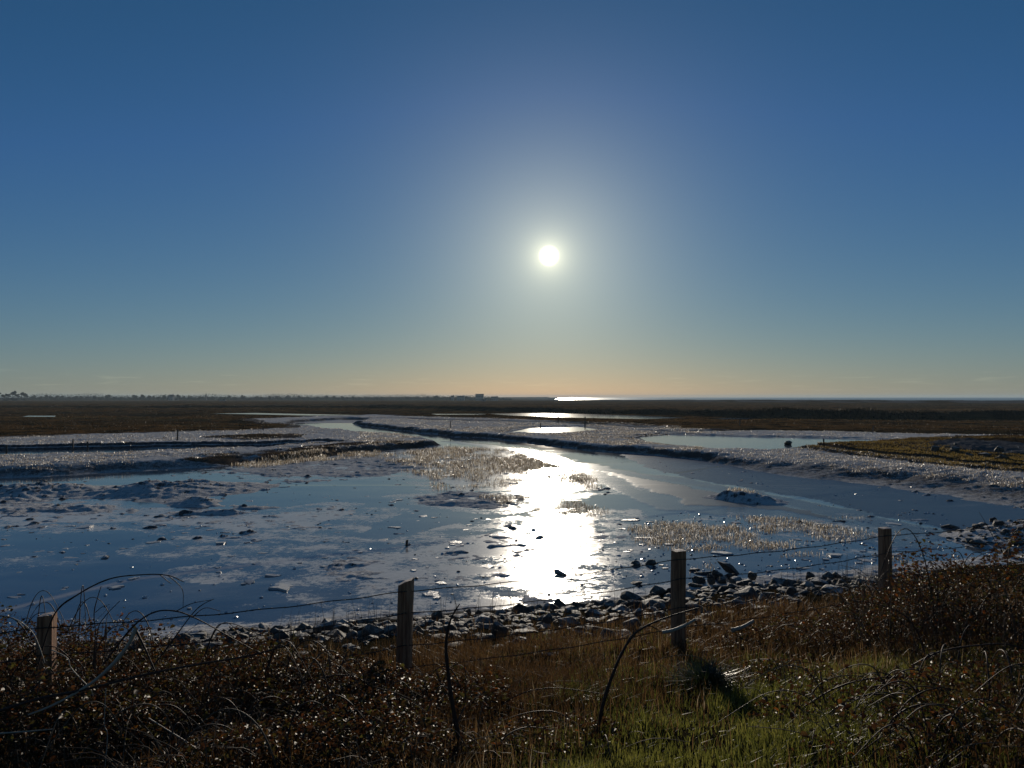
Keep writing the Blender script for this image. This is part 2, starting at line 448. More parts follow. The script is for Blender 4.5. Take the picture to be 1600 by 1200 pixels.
    fz = fz * (1 - np.clip(rdg * (.75 + .6 * fbm(X, Y, 1.6, 4, 171)), 0, .95)) * (1 - .95 * spit) * (1 - .9 * wed) * (1 - .75 * grav)
    fz = fz * (1 - .24 * 4 * pl * (1 - pl) * (Y > 20))
    fz = np.where(d < 15.0, 0, fz * np.clip((d - 15.0) / .8, 0, 1))
    veg = np.clip(1 - fz, 0, 1) * sst(15, 22, d)
    sh = np.maximum(grav, np.where(side < 0, sst(.12, .45, rise), 1.0) * sst(250, 300, Y))
    sh = np.where((X < .0), sh * 0.4, sh)
    dk = np.maximum(np.clip(dike / 1.0, 0, 1) * sst(70, 110, Y), .8 * creek)
    return z.reshape(shp), fz, veg, sh, dk, np.clip(1 - sst(15.2, 16.4, d), 0, 1)

def fan(ylist, half, ncol):
    t = np.linspace(-1, 1, ncol)
    Y = np.repeat(np.asarray(ylist)[:, None], ncol, 1)
    X = t[None, :] * (half * (Y + 9.0))
    return X, Y

def steps(a, b, r):
    n = int(math.log(b / a) / math.log(1 + r)) + 1
    return list(np.geomspace(a, b, n))

def grid_faces(nr, nc):
    i = np.arange(nr - 1)[:, None] * nc; j = np.arange(nc - 1)[None, :]
    a = i + j
    return np.stack([a, a + 1, a + nc + 1, a + nc], -1).reshape(-1, 4)

ys = list(np.linspace(-14, 2.5, 12)) + steps(2.9, 15, .009)[0:] + steps(15.05, 400, .0042) + steps(403, 7000, .016)
GX, GY = fan(ys, .92, 1000)
GZ, fz, veg, shg, dk, nr_ = land(GX, GY, True)
gme = mesh_from('ground', np.stack([GX, GY, GZ], -1).reshape(-1, 3), grid_faces(*GX.shape))
ca = gme.attributes.new('mask', 'FLOAT_COLOR', 'POINT')
ca.data.foreach_set('color', np.stack([fz, veg, shg, nr_], -1).astype(np.float32).ravel())
cb = gme.attributes.new('scrub', 'FLOAT', 'POINT'); cb.data.foreach_set('value', dk.astype(np.float32).ravel())

def mat_ground():
    k = NT('marsh ground')
    m = k.n('ShaderNodeAttribute', attribute_name='mask'); s = k.n('ShaderNodeSeparateColor'); k.l(m.outputs['Color'], s.inputs[0])
    sb = k.n('ShaderNodeAttribute', attribute_name='scrub')
    p = k.pos()
    n1 = k.noise(.45, 6, .62, p); n2 = k.noise(3.2, 5, .65, p); n3 = k.noise(14, 4, .6, p)
    nl = k.noise(1.0, 5, .62, k.pos(.008, .045, 1)); nf = k.noise(.22, 6, .65, p)
    vegc = k.ramp(nl, [(.30, (.028, .021, .010)), (.44, (.080, .050, .022)), (.55, (.155, .082, .030)), (.64, (.10, .075, .034)), (.74, (.055, .044, .018))])
    vegc = k.mix(k.mrange(nf, .45, .6), vegc, (.026, .020, .011))
    mud = k.mix(n2, (.042, .045, .054), (.105, .106, .112))
    fr = k.mix(n3, (.42, .418, .415), (.74, .735, .725))
    # frost lies in patches with bare mud and stems between
    v = k.math('ADD', k.math('MULTIPLY', s.outputs[0], .9), k.math('ADD', k.math('MULTIPLY', n2, .55), k.math('MULTIPLY', n1, .35)))
    gn = k.n('ShaderNodeNewGeometry'); gs = k.n('ShaderNodeSeparateXYZ'); k.l(gn.outputs['True Normal'], gs.inputs[0])
    steep = k.mrange(gs.outputs[2], .70, .97, .50, 0.0)      # rime keeps to the level ground, steep banks show mud
    v = k.math('SUBTRACT', v, steep)
    frf = k.mrange(k.math('ADD', v, k.math('MULTIPLY', n3, .65)), 1.30, 1.74)
    c = k.mix(s.outputs[1], mud, vegc)
    c = k.mix(frf, c, fr)
    shc = k.mix(k.noise(6, 6, .7, p), (.040, .044, .052), (.16, .16, .165))
    shc = k.mix(k.mrange(k.noise(.06, 5, .6, k.pos(1, .35, 1)), .48, .60), shc, (.045, .030, .017))
    c = k.mix(s.outputs[2], c, shc)
    c = k.mix(sb.outputs['Fac'], c, k.mix(n2, (.022, .022, .018), (.05, .042, .028)))
    soil = k.mix(n3, (.012, .010, .006), (.030, .024, .013))
    c = k.mix(m.outputs['Alpha'], c, soil)
    h = k.math('ADD', k.math('MULTIPLY', n2, .6), k.math('MULTIPLY', n3, .35))
    nb = k.bump(h, .8, .14)
    return k.done(k.bsdf(Base_Color=c, Roughness=k.mrange(frf, 0, 1, .9, .75), Normal=nb, Specular_IOR_Level=0.0).outputs[0])
tag(link('ground', gme, mat_ground()), kind='structure')

# ------------------------------------------------------------------ ice
iy = steps(13.0, 135, .0075)
IX, IY = fan(iy, .86, 620)
x, y = IX.ravel(), IY.ravel()
kk = np.clip(y / 45, .25, 1.6)
xw = x + fbm(x, y, 5.0, 4, 3) * .55 * kk; yw = y + fbm(x, y, 6.0, 4, 11) * .9 * kk
ib = np.zeros_like(x)
for poly, lift, soft in PATCH:
    ib = np.maximum(ib, sst(-1.4 * soft, .8 * soft, sdf(poly, xw, yw, 12)) * min(1, lift / .05))
shelf = sst(-.45, .45, sdf(SHELF, x + .5 * fbm(x, y, 2.4, 4, 14), y + .9 * fbm(x, y, 3.0, 4, 15), 10))
dI = SHN[0] * x + SHN[1] * y
ib = np.maximum(ib, .95 * np.exp(-((dI - 16.3) / .9) ** 2))
# seam between two sheets of ice
SEAM = P([(-300, 985), (0, 956), (100, 930), (200, 905), (330, 891), (420, 880)])
sdm, _, sside = pline(SEAM, x + .15 * fbm(x, y, 2, 3, 5), y, [0] * len(SEAM))
seam = np.exp(-(sdm / .10) ** 2)
STR = P([(172, 774), (181, 781), (177, 789), (176, 793), (190, 797), (215, 800), (240, 802)])
q_, _, _ = pline(STR, x, y, [0] * len(STR)); seam = np.maximum(seam, 1.4 * np.exp(-(q_ / .28) ** 2))
CR = [P([(940, 724), (985, 716), (1030, 713)]), P([(1040, 742), (1090, 733), (1125, 729)]), P([(990, 762), (1060, 757), (1100, 760)])]
crack = np.zeros_like(x)
for c_ in CR:
    q, _, _ = pline(c_, x, y + .3 * fbm(x, y, 2, 3, 6), [0] * len(c_)); crack = np.maximum(crack, np.exp(-(q / .16) ** 2))
iz = .004 * fbm(x, y, 2.5, 3, 9) + .012 * sst(-.1, .1, sside * sdm) * (y < 40) - .006 + .03 * shelf
ime = mesh_from('ice', np.stack([x, y, iz], -1), grid_faces(*IX.shape))
ca = ime.attributes.new('mask', 'FLOAT_COLOR', 'POINT')
ca.data.foreach_set('color', np.stack([ib, shelf, np.clip(seam, 0, 1), crack], -1).astype(np.float32).ravel())
CHAN = P([(930, 698), (1030, 706), (1100, 712), (1200, 728), (1330, 745), (1480, 762), (1600, 778), (1800, 805), (1750, 880), (1600, 850), (1450, 829), (1330, 805), (1238, 781), (1130, 762), (1040, 745), (985, 730)])
at_ = ime.attributes.new('channel', 'FLOAT', 'POINT'); at_.data.foreach_set('value', sst(-.25, .6, sdf(CHAN, x + .25 * fbm(x, y, 1.2, 3, 8), y, 10)).astype(np.float32))
def mat_ice(plain=False):
    k = NT('pool ice' if plain else 'lagoon ice')
    p = k.pos()
    n1 = k.noise(.9, 6, .62, p); n2 = k.noise(5.5, 5, .62, p); n3 = k.noise(22, 4, .6, p); n0 = k.noise(.18, 4, .55, p); ns = k.noise(.7, 4, .6, k.pos(.45, 1.3, 1))
    film = k.noise(.33, 6, .65, k.pos(.6, 1.6, 1), dist=.6)
    ice = k.mix(k.mrange(film, .40, .68), (.034, .060, .100), (.095, .118, .142))
    if plain:
        fac = k.mrange(k.math('ADD', k.math('MULTIPLY', n1, .6), k.math('MULTIPLY', n2, .5)), .62, .78)
        fac = k.math('MULTIPLY', fac, .35)
        rough = .16
    else:
        m = k.n('ShaderNodeAttribute', attribute_name='mask'); s = k.n('ShaderNodeSeparateColor'); k.l(m.outputs['Color'], s.inputs[0])
        t = k.math('ADD', k.math('ADD', k.math('MULTIPLY', n1, .55), k.math('MULTIPLY', n2, .35)), k.math('MULTIPLY', ns, .35))
        t = k.math('ADD', t, k.math('MULTIPLY', s.outputs[0], .30))
        t = k.math('ADD', t, k.math('MULTIPLY', k.math('SUBTRACT', n3, .5), .16))
        fac = k.math('MAXIMUM', k.mrange(t, .79, .92), k.mrange(film, .55, .80, 0, .22))
        fac = k.math('MAXIMUM', fac, k.math('MULTIPLY', s.outputs[2], .55))
        ch = k.n('ShaderNodeAttribute', attribute_name='channel')
        ice = k.mix(s.outputs[1], ice, (.105, .125, .135))
        ice = k.mix(k.math('MULTIPLY', ch.outputs['Fac'], .8), ice, (.048, .088, .155))
        ice = k.mix(m.outputs['Alpha'], ice, (.012, .014, .016))
        rough = k.math('ADD', k.math('MULTIPLY', n0, .06), .015)
    fr = k.mix(n2, (.46, .43, .39), (.86, .82, .75))
    h = k.math('ADD', k.math('MULTIPLY', n2, .5), k.math('MULTIPLY', n3, .12))
    if plain:
        a_ = k.bsdf(Base_Color=ice, Roughness=.10, IOR=1.31, Normal=k.bump(h, .15, .02))
    else:
        rgh = k.math('ADD', rough, k.math('ADD', k.math('MULTIPLY', s.outputs[1], .30), k.math('MULTIPLY', ch.outputs['Fac'], .22)))
        spc = k.math('SUBTRACT', .5, k.math('ADD', k.math('MULTIPLY', s.outputs[1], .33), k.math('MULTIPLY', ch.outputs['Fac'], .45)))
        hb = k.math('ADD', h, k.math('MULTIPLY', k.math('MULTIPLY', ch.outputs['Fac'], n2), 1.6))
        a_ = k.bsdf(Base_Color=ice, Roughness=rgh, IOR=1.31, Specular_IOR_Level=spc, Normal=k.bump(hb, .11, .02))
    b_ = k.bsdf(Base_Color=fr, Roughness=.20, Specular_IOR_Level=.06, Normal=k.bump(k.math('ADD', h, k.math('MULTIPLY', fac, .5)), .22, .02))
    m_ = k.n('ShaderNodeMixShader'); k.l(fac, m_.inputs[0]); k.l(a_.outputs[0], m_.inputs[1]); k.l(b_.outputs[0], m_.inputs[2])
    return k.done(m_.outputs[0])
tag(link('ice', ime, mat_ice()), kind='structure')
MP = mat_ice(True)
for z, poly in POOLW:
    c = poly.mean(0); pp = c + (poly - c) * 1.06
    bm = bmesh.new(); bm.faces.new([bm.verts.new((a, b, z)) for a, b in pp]); bmesh.ops.triangulate(bm, faces=bm.faces)
    bmesh.ops.recalc_face_normals(bm, faces=bm.faces)
    if sum(f.normal.z for f in bm.faces) < 0: bmesh.ops.reverse_faces(bm, faces=bm.faces)
    me = bpy.data.meshes.new('frozen_pool'); bm.to_mesh(me); bm.free()
    tag(link('frozen_pool', me, MP), kind='structure')

# ------------------------------------------------------------------ sea
sv = np.array([(-1200, 380, -1.0), (5200, 380, -1.0), (5200, 6400, -1.0), (-1200, 6400, -1.0)])
k = NT('sea water')
h = k.noise(.12, 5, .65, k.pos(1, 1, 1))
MSEA = k.done(k.bsdf(Base_Color=(.025, .050, .065), Roughness=.29, IOR=1.33, Specular_IOR_Level=.45, Normal=k.bump(h, .8, .3)).outputs[0])
tag(link('sea', mesh_from('sea', sv, [[0, 1, 2, 3]]), MSEA), kind='structure')

# ------------------------------------------------------------------ grass and stubble
def blades(base, h, wd, az, lean, far=False):
    """tapered bent blades; returns verts, quads, tris and the blade number of each vertex"""
    n = len(base)
    dx, dy = np.cos(az), np.sin(az)
    fa = az + math.pi / 2 + rng.normal(0, .5, n)
    sxv = np.stack([np.cos(fa), np.sin(fa), np.zeros(n)], -1) * (wd * .5)[:, None]
    tip = base + np.stack([dx * lean * h, dy * lean * h, h * np.sqrt(np.clip(1 - .6 * lean * lean, .15, 1))], -1)
    if far:
        v = np.stack([base - sxv, base + sxv, tip], 1).reshape(-1, 3)
        return v, None, np.arange(n * 3).reshape(-1, 3), np.repeat(np.arange(n), 3)
    mid = base + np.stack([dx * lean * h * .3, dy * lean * h * .3, h * .6], -1)
    v = np.stack([base - sxv, base + sxv, mid + sxv * .8, mid - sxv * .8, tip], 1).reshape(-1, 3)
    o = np.arange(n)[:, None] * 5
    return v, o + np.array([[0, 1, 2, 3]]), o + np.array([[3, 2, 4]]), np.repeat(np.arange(n), 5)

def blade_object(name, base, h, wd, az, lean, tint, mat, label, cat, far=False):
    v, q, t, b = blades(base, h, wd, az, lean, far)
    me = mesh_from(name, v, q, t, smooth=False)
    a = me.attributes.new('tint', 'FLOAT', 'POINT'); a.data.foreach_set('value', tint[b].astype(np.float32))
    return tag(link(name, me, mat), label, cat, kind='stuff')

def scatter_poly(poly, n):
    lo, hi = poly.min(0), poly.max(0)
    pts = rng.uniform(lo, hi, (n * 4, 2))
    pts = pts[sdf(poly, pts[:, 0], pts[:, 1], 5) > 0]
    return pts[:n]

def tufts(pts, per, spread):
    b = np.repeat(pts, per, 0) + rng.normal(0, spread, (len(pts) * per, 2))
    return b

M_STUB = leafy('frosted stubble', [(0, (.045, .032, .020)), (.35, (.16, .12, .07)), (.7, (.42, .37, .29)), (1, (.80, .77, .72))], .6, .3, .6, tcol=1.6)
M_BROWN = leafy('brown marsh grass', [(0, (.012, .009, .004)), (.4, (.045, .027, .011)), (.7, (.10, .052, .018)), (1, (.17, .115, .042))], .3, .6, .05)

def trapezoid(u0, u1, v0, v1, n, z=.45, bias=1.0):
    """points spread over a stretch of marsh, as even in depth as the eye sees it"""
    u = rng.uniform(u0, u1, n); v = v0 + (v1 - v0) * rng.random(n) ** bias
    zz = np.full(n, z)
    y = (CAM_H - zz) * F / (v - 620); x = (u - 800) / F * y
    return np.stack([x, y], -1)

FR2 = FROST
cand = np.concatenate([trapezoid(-250, 1850, 650, 800, 95000), trapezoid(560, 1100, 650, 705, 30000)])
zz, fz_, vg_, sg_, dk_, nn_ = land(cand[:, 0], cand[:, 1], True)
swc = -sdf(W_WATER, cand[:, 0], cand[:, 1], 30)
cl_ = fbm(cand[:, 0], cand[:, 1], 4.0, 3, 201)
ok = (fz_ > .5) & (swc > .3) & (zz > .30) & (cl_ + .55 * rng.random(len(cand)) > -.10) & (sg_ < .3)
pl_in = np.zeros(len(cand), bool)
for z, poly in POOLW:
    pl_in |= sdf(poly, cand[:, 0], cand[:, 1], 20) > -.3
cand = cand[ok & ~pl_in]
b2 = tufts(cand, 4, .12); n = len(b2)
z2 = land(b2[:, 0], b2[:, 1]) - .02
dist = b2[:, 1]
blade_object('frosted_stubble', np.c_[b2, z2], rng.uniform(.04, .15, n), rng.uniform(.02, .06, n) * np.clip(dist / 55, .7, 1.8), rng.uniform(0, 6.28, n), rng.uniform(.2, 1.1, n),
             np.clip(rng.normal(.44, .38, n), 0, 1), M_STUB, 'short white frosted stubble covering the flat marsh round the channel', 'stubble', True)
# thin stubble standing in the ice
S1 = P([(560, 712), (700, 697), (800, 701), (870, 721), (985, 765), (900, 774), (850, 762), (770, 768), (650, 770), (640, 745), (600, 735)])
S2 = P([(920, 830), (980, 808), (1050, 798), (1200, 803), (1390, 803), (1460, 836), (1320, 864), (1150, 872), (990, 872)])
S3 = P([(700, 770), (900, 775), (1000, 800), (960, 830), (860, 815), (760, 800)])
S4 = P([(330, 728), (480, 710), (600, 704), (640, 712), (520, 722), (400, 735)])
S6 = P([(1102, 782), (1110, 770), (1140, 762), (1180, 768), (1232, 786), (1160, 786)])
S7 = P([(740, 712), (860, 718), (925, 736), (975, 756), (900, 756), (780, 742)])
S5 = P([(1000, 880), (1250, 850), (1450, 850), (1480, 890), (1250, 905), (1050, 915)])
pts = []
for poly, cnt, cw in ((S1, 5200, .0), (S2, 4000, .34), (S3, 900, .2), (S4, 1400, .0), (S5, 500, .3), (S6, 420, -.5), (S7, 1700, -.2)):
    q = scatter_poly(poly, cnt); c = fbm(q[:, 0], q[:, 1], 2.2, 3, 211)
    pts.append(q[c + .35 * fbm(q[:, 0], q[:, 1], .7, 2, 213) + .4 * rng.random(len(q)) > cw])
q = np.concatenate(pts); b2 = tufts(q, 5, .12); n = len(b2)
z2 = np.maximum(land(b2[:, 0], b2[:, 1]), -.01) - .01
blade_object('ice_stubble', np.c_[b2, z2], rng.uniform(.04, .17, n) * np.interp(b2[:, 1], [20, 30, 36, 60], [.8, 1.0, 1.5, 1.9]), rng.uniform(.010, .024, n) * np.clip(b2[:, 1] / 40, .7, 1.3), rng.uniform(0, 6.28, n), rng.uniform(.2, .95, n),
             np.clip(rng.normal(.45, .33, n), 0, 1), M_STUB, 'straw coloured dead stems poking through the ice in thin drifts', 'stubble')
# brown grass: ridge, spit and the far marsh
cand = np.concatenate([trapezoid(-250, 1850, 632, 700, 30000, .55, 1.6), trapezoid(280, 700, 684, 724, 5000, .5), trapezoid(1240, 1850, 684, 745, 9000, .7)])
zz, fz_, vg_, sg_, dk_, nn_ = land(cand[:, 0], cand[:, 1], True)
ok = (vg_ > .5) & (sg_ < .4) & (zz > .25)
for z, poly in POOLW: ok &= sdf(poly, cand[:, 0], cand[:, 1], 20) < -1.0
cand = cand[ok]
b2 = tufts(cand, 4, .22); n = len(b2); z2 = land(b2[:, 0], b2[:, 1]) - .03
cc = fbm(b2[:, 0] * .3, b2[:, 1], 26, 4, 221)
blade_object('marsh_grass', np.c_[b2, z2], rng.uniform(.06, .17, n) * np.clip(b2[:, 1] / 70, .6, 1.5), rng.uniform(.03, .07, n) * np.clip(b2[:, 1] / 60, .7, 3.5), rng.uniform(0, 6.28, n), rng.uniform(.1, .7, n),
             np.clip(.45 + .5 * cc + rng.normal(0, .16, n), 0, 1), M_BROWN, 'brown winter grass over the low marsh beyond the ice', 'marsh grass', True)
# short olive turf on the spit
cand = trapezoid(1240, 1850, 684, 745, 26000, .75)
gv = sdf(GRAVEL, cand[:, 0], cand[:, 1], 5)
cand = cand[(sdf(SPIT, cand[:, 0], cand[:, 1], 5) > -.3) & (gv < .3)]
b2 = tufts(cand, 4, .16); n = len(b2); z2 = land(b2[:, 0], b2[:, 1]) - .03
cc = fbm(b2[:, 0], b2[:, 1], 5, 3, 223)
blade_object('turf', np.c_[b2, z2], rng.uniform(.06, .16, n), rng.uniform(.03, .08, n), rng.uniform(0, 6.28, n), rng.uniform(.1, .7, n),
             np.clip(.5 + .35 * cc + rng.normal(0, .15, n), 0, 1), leafy('olive turf', [(0, (.045, .030, .009)), (.5, (.12, .082, .020)), (1, (.20, .14, .04))], .45, .6, .1, tcol=1.4), 'golden olive turf covering the low spit at the right', 'turf', True)
# scrub on the dike
tt = rng.random(5200); seg = np.minimum((tt * (len(DIKE) - 1)).astype(int), len(DIKE) - 2); fr_ = tt * (len(DIKE) - 1) - seg
base = DIKE[seg] + (DIKE[seg + 1] - DIKE[seg]) * fr_[:, None] + rng.normal(0, 2.4, (5200, 2))
b2 = tufts(base, 6, .35); n = len(b2); z2 = land(b2[:, 0], b2[:, 1]) - .05
hh = np.clip(.35 + .35 * fbm(b2[:, 0], b2[:, 1], 12, 3, 231), .08, .9) * np.interp(b2[:, 0], [-120, -20, 10], [.5, .6, 1])
blade_object('scrub', np.c_[b2, z2], hh * rng.uniform(.6, 1.3, n), rng.uniform(.08, .2, n) * np.clip(b2[:, 1] / 150, 1, 2), rng.uniform(0, 6.28, n), rng.uniform(.1, .9, n),
             rng.random(n), leafy('dark scrub', [(0, (.016, .016, .011)), (1, (.055, .042, .025))], .25, .6, .04), 'dark low scrub along the dike crossing the far marsh', 'scrub', True)

# ------------------------------------------------------------------ rocks
def rock_mesh(seed, sx=1.0, sy=1.0, sz=1.0, npts=19):
    r = random.Random(seed)
    bm = bmesh.new()
    for _ in range(npts):
        v = np.array([r.gauss(0, 1) for _ in range(3)]); v /= np.linalg.norm(v); v *= r.uniform(.8, 1.0)
        bm.verts.new((v[0] * .5 * sx, v[1] * .5 * sy, v[2] * .36 * sz))
    res = bmesh.ops.convex_hull(bm, input=bm.verts)
    bmesh.ops.delete(bm, geom=[g for g in res['geom_interior'] if isinstance(g, bmesh.types.BMVert)], context='VERTS')
    bmesh.ops.bevel(bm, geom=list(bm.edges), offset=.022, segments=1, affect='EDGES')
    bmesh.ops.triangulate(bm, faces=bm.faces)
    bmesh.ops.subdivide_edges(bm, edges=[e for e in bm.edges if e.calc_length() > .12], cuts=2, use_grid_fill=True)
    co_ = np.array([v.co[:] for v in bm.verts])
    dn = fbm(co_[:, 0] + seed, co_[:, 1] + co_[:, 2] * 1.7, .35, 3, seed)
    for v, d_ in zip(bm.verts, dn):
        v.co *= 1 + .07 * d_
    zmin = min(v.co.z for v in bm.verts)
    for v in bm.verts: v.co.z -= zmin
    bmesh.ops.recalc_face_normals(bm, faces=bm.faces)
    me = bpy.data.meshes.new('rock'); bm.to_mesh(me); bm.free()
    return me

def mat_rock():
    k = NT('frosted rock')
    p = k.pos(); g = k.n('ShaderNodeNewGeometry'); s = k.n('ShaderNodeSeparateXYZ'); k.l(g.outputs['Normal'], s.inputs[0])
    n1 = k.noise(5, 6, .65, p); n2 = k.noise(22, 5, .65, p)
    oi = k.n('ShaderNodeObjectInfo')
    base = k.mix(n1, (.022, .019, .016), (.085, .074, .062)); base = k.mix(k.math('MULTIPLY', oi.outputs['Random'], .5), base, (.10, .085, .07))
    f = k.mrange(k.math('ADD', s.outputs[2], k.math('ADD', k.math('MULTIPLY', n1, .9), k.math('MULTIPLY', n2, .5))), 1.42, 1.80)
    f = k.math('MULTIPLY', f, k.mrange(oi.outputs['Random'], .1, .9, .35, 1.0))
    c = k.mix(f, base, (.44, .43, .41))
    return k.done(k.bsdf(Base_Color=c, Roughness=k.mrange(f, 0, 1, .72, .7), Specular_IOR_Level=.22, Normal=k.bump(k.math('ADD', n1, k.math('MULTIPLY', n2, .5)), .6, .04)).outputs[0])
M_ROCK = mat_rock()
RV = [rock_mesh(s, a, b, c) for s, a, b, c in ((1, 1, .8, .9), (2, 1.1, .9, .7), (3, .9, .9, 1.1), (4, 1.2, .8, .8), (5, 1, 1, .8), (6, 1.3, .8, .6), (7, .8, .8, 1.2), (8, 1.1, 1, .9), (9, 1.4, .7, .6), (10, 1, .7, 1.0))]
for m in RV: m.materials.append(M_ROCK)
rock0 = None
def put_rock(x, y, s, rot=None, label=None, group=None, variant=None, sink=.12, z=None, scale=None):
    me = RV[random.randrange(len(RV)) if variant is None else variant]
    o = link('rock', me)
    zz = float(land(np.array([x]), np.array([y]))[0]) if z is None else z
    o.location = (x, y, zz - sink * s)
    o.scale = scale if scale else (s * random.uniform(.85, 1.2), s * random.uniform(.85, 1.2), s * random.uniform(.8, 1.15))
    o.rotation_euler = rot if rot else (random.uniform(-.35, .35), random.uniform(-.35, .35), random.uniform(0, 6.28))
    tag(o, label, 'rock', group); return o
RL = 'dark angular rock with frosted top in the bank along the edge of the ice'
RG = 'rocks banked along the edge of the ice'
placed = []
tries = 0
while len(placed) < 238 and tries < 60000:
    tries += 1
    u = random.uniform(180, 1440) if random.random() < .9 else random.uniform(-60, 180)
    top = np.interp(u, [0, 280, 500, 640, 760, 880, 1000, 1100, 1200, 1350, 1420, 1480], [1012, 990, 976, 968, 960, 950, 936, 914, 908, 905, 902, 900])
    bot = np.interp(u, [0, 280, 500, 640, 800, 900, 1000, 1100, 1200, 1300, 1420, 1480], [1020, 1012, 1014, 1034, 1046, 1042, 1030, 1005, 978, 955, 925, 920])
    v = random.uniform(top, bot) if random.random() < .7 else random.uniform(top, top + 12)
    x_, y_ = at(u, v + 4, .10 + (v - top) * .0078)[:2]
    s = random.choice([.23, .28, .33, .39, .45, .54]) * random.uniform(.85, 1.15)
    if any((x_ - a) ** 2 + (y_ - b) ** 2 < (.25 * (s + c)) ** 2 for a, b, c in placed): continue
    placed.append((x_, y_, s)); put_rock(x_, y_, s, label=RL, group=RG, sink=.16)
# the spur of rocks running out on to the ice beside the third post
for u, v, s in ((1085, 884, .40), (1098, 890, .45), (1092, 902, .4), (1112, 906, .45), (1128, 905, .4), (1150, 910, .5), (1165, 916, .4), (1120, 896, .35), (1175, 904, .35), (1140, 900, .35)):
    x_, y_, _ = at(u, v + 3, .05)
    put_rock(x_, y_, s, label='dark rock in the short spur running out on to the ice beside the third post', group='rocks of the spur beside the third post', sink=.05)
x_, y_, _ = at(1136, 893, .05)
put_rock(x_, y_, .6, rot=(0.15, .60, .12), label='long dark slab tilted up to the left above the spur of rocks', variant=4, z=.02, scale=(.95, .42, .52), sink=0)
for u, v, s, lb in ((1018, 882, .42, 'round dark boulder sitting alone on the ice left of the third post'), (996, 912, .3, 'small pointed black stone on the glittering ice nearest the third post'),
                    (876, 897, .36, 'dark rock standing in the sun glare on the ice'), (1086, 917, .32, 'dark stone on the ice just right of the third post'), (993, 882, .28, 'flat dark stone on the ice left of the round boulder')):
    x_, y_, _ = at(u, v, 0); put_rock(x_, y_, s, label=lb, z=0, sink=.08, variant=(4 if 'round' in lb else 5))
for u, v, s, lb in ((1268, 905, .42, 'pale topped upright rock at the ice edge left of the rightmost post'), (1297, 908, .4, 'upright rock second from the rightmost post at the ice edge'), (1236, 925, .55, 'large pyramid shaped dark rock at the ice edge between the third and rightmost posts')):
    x_, y_, _ = at(u, v + 4, .08); put_rock(x_, y_, s, label=lb, variant=6, z=.0, sink=.02, rot=(.1, .1, random.uniform(0, 6)))
# heap of stones at the right edge
hpl = []
hx, hy, _ = at(1650, 846, 0)
while len(hpl) < 40:
    x_, y_ = random.gauss(hx, 2.1), random.gauss(hy, 1.35); s = random.uniform(.3, .62)
    if x_ < hx - 3.3 or any((x_ - a) ** 2 + (y_ - b) ** 2 < (.30 * (s + c)) ** 2 for a, b, c in hpl): continue
    hpl.append((x_, y_, s)); put_rock(x_, y_, s, label='frost capped stone in the heap running into the ice at the right', group='stones heaped at the right edge of the ice', sink=.12)
x_, y_, _ = at(1497, 833, 0); put_rock(x_, y_, .5, label='low flat stone on the ice just left of the right hand stone heap', variant=5, z=0, sink=.1)
x_, y_, _ = at(1231, 695, .36); put_rock(x_, y_, 1.0, label='lone dark rock sitting in the frozen pool beyond the channel', variant=0, z=.34, sink=.05)
for i in range(13):      # boulders on the grassy spit
    t = random.random(); u = 1440 + t * 190; v = 697 + t * 20 + random.gauss(0, 4)
    x_, y_, _ = at(u, v, .9); put_rock(x_, y_, random.uniform(.4, .9), label='dark boulder in the row along the brown grassy spit', group='boulders along the grassy spit').name = 'boulder'

# clods of mud and frost standing on the ice
def clods(name, pts, smin, smax, mat, label, cat):
    mb = MB(); base = []
    for me in RV[:5]:
        v = np.array([q.co[:] for q in me.vertices]); f = [tuple(p.vertices) for p in me.polygons]
        base.append((v, np.array([t for t in f if len(t) == 3]).reshape(-1, 3), np.array([t for t in f if len(t) == 4]).reshape(-1, 4)))
    r0 = []
    for s_ in range(5):   # light versions
        bm = bmesh.new(); bmesh.ops.create_icosphere(bm, subdivisions=1, radius=.5)
        v = np.array([q.co[:] for q in bm.verts]); f = np.array([[q.index for q in p.verts] for p in bm.faces]); bm.free()
        v *= (1 + rng.uniform(-.35, .35, (len(v), 1))); r0.append((v, f))
    pa = np.array(pts); pz = np.maximum(0, land(pa[:, 0], pa[:, 1]))
    for (x_, y_), z_ in zip(pts, pz):
        v, f = r0[random.randrange(5)]; s = random.uniform(smin, smax); a = random.uniform(0, 6.28)
        R = np.array([[math.cos(a), -math.sin(a), 0], [math.sin(a), math.cos(a), 0], [0, 0, 1]])
        mb.add((v * (s * random.uniform(.8, 1.6), s, s * random.uniform(.35, .8))) @ R.T + (x_, y_, z_), t=f)
    return tag(link(name, mb.mesh(name, False), mat), label, cat, kind='stuff')
k = NT('dark mud clod'); M_CLOD = k.done(k.bsdf(Base_Color=k.mix(k.noise(9, 4, .6, k.pos()), (.03, .027, .024), (.10, .09, .08)), Roughness=.6).outputs[0])
k = NT('white ice lump'); M_LUMP = k.done(k.bsdf(Base_Color=k.mix(k.noise(12, 4, .6, k.pos()), (.45, .46, .48), (.75, .75, .75)), Roughness=.22, Subsurface_Weight=.2, Subsurface_Radius=(.03, .03, .03)).outputs[0])
pc = [at(random.uniform(-100, 640), random.uniform(768, 850), 0)[:2] for _ in range(110)] + [at(random.uniform(640, 1000), random.uniform(800, 930), 0)[:2] for _ in range(60)] + [at(random.uniform(960, 1460), random.uniform(785, 900), 0)[:2] for _ in range(70)]
clods('mud_clods', pc, .035, .10, M_CLOD, 'small dark clods of mud scattered over the frozen flats', 'mud clods')
pw = [at(random.uniform(-100, 1000), random.uniform(800, 975), 0)[:2] for _ in range(150)] + [at(random.uniform(950, 1480), random.uniform(800, 905), 0)[:2] for _ in range(420)] + [at(random.uniform(1150, 1600), random.uniform(700, 760), .45)[:2] for _ in range(150)]
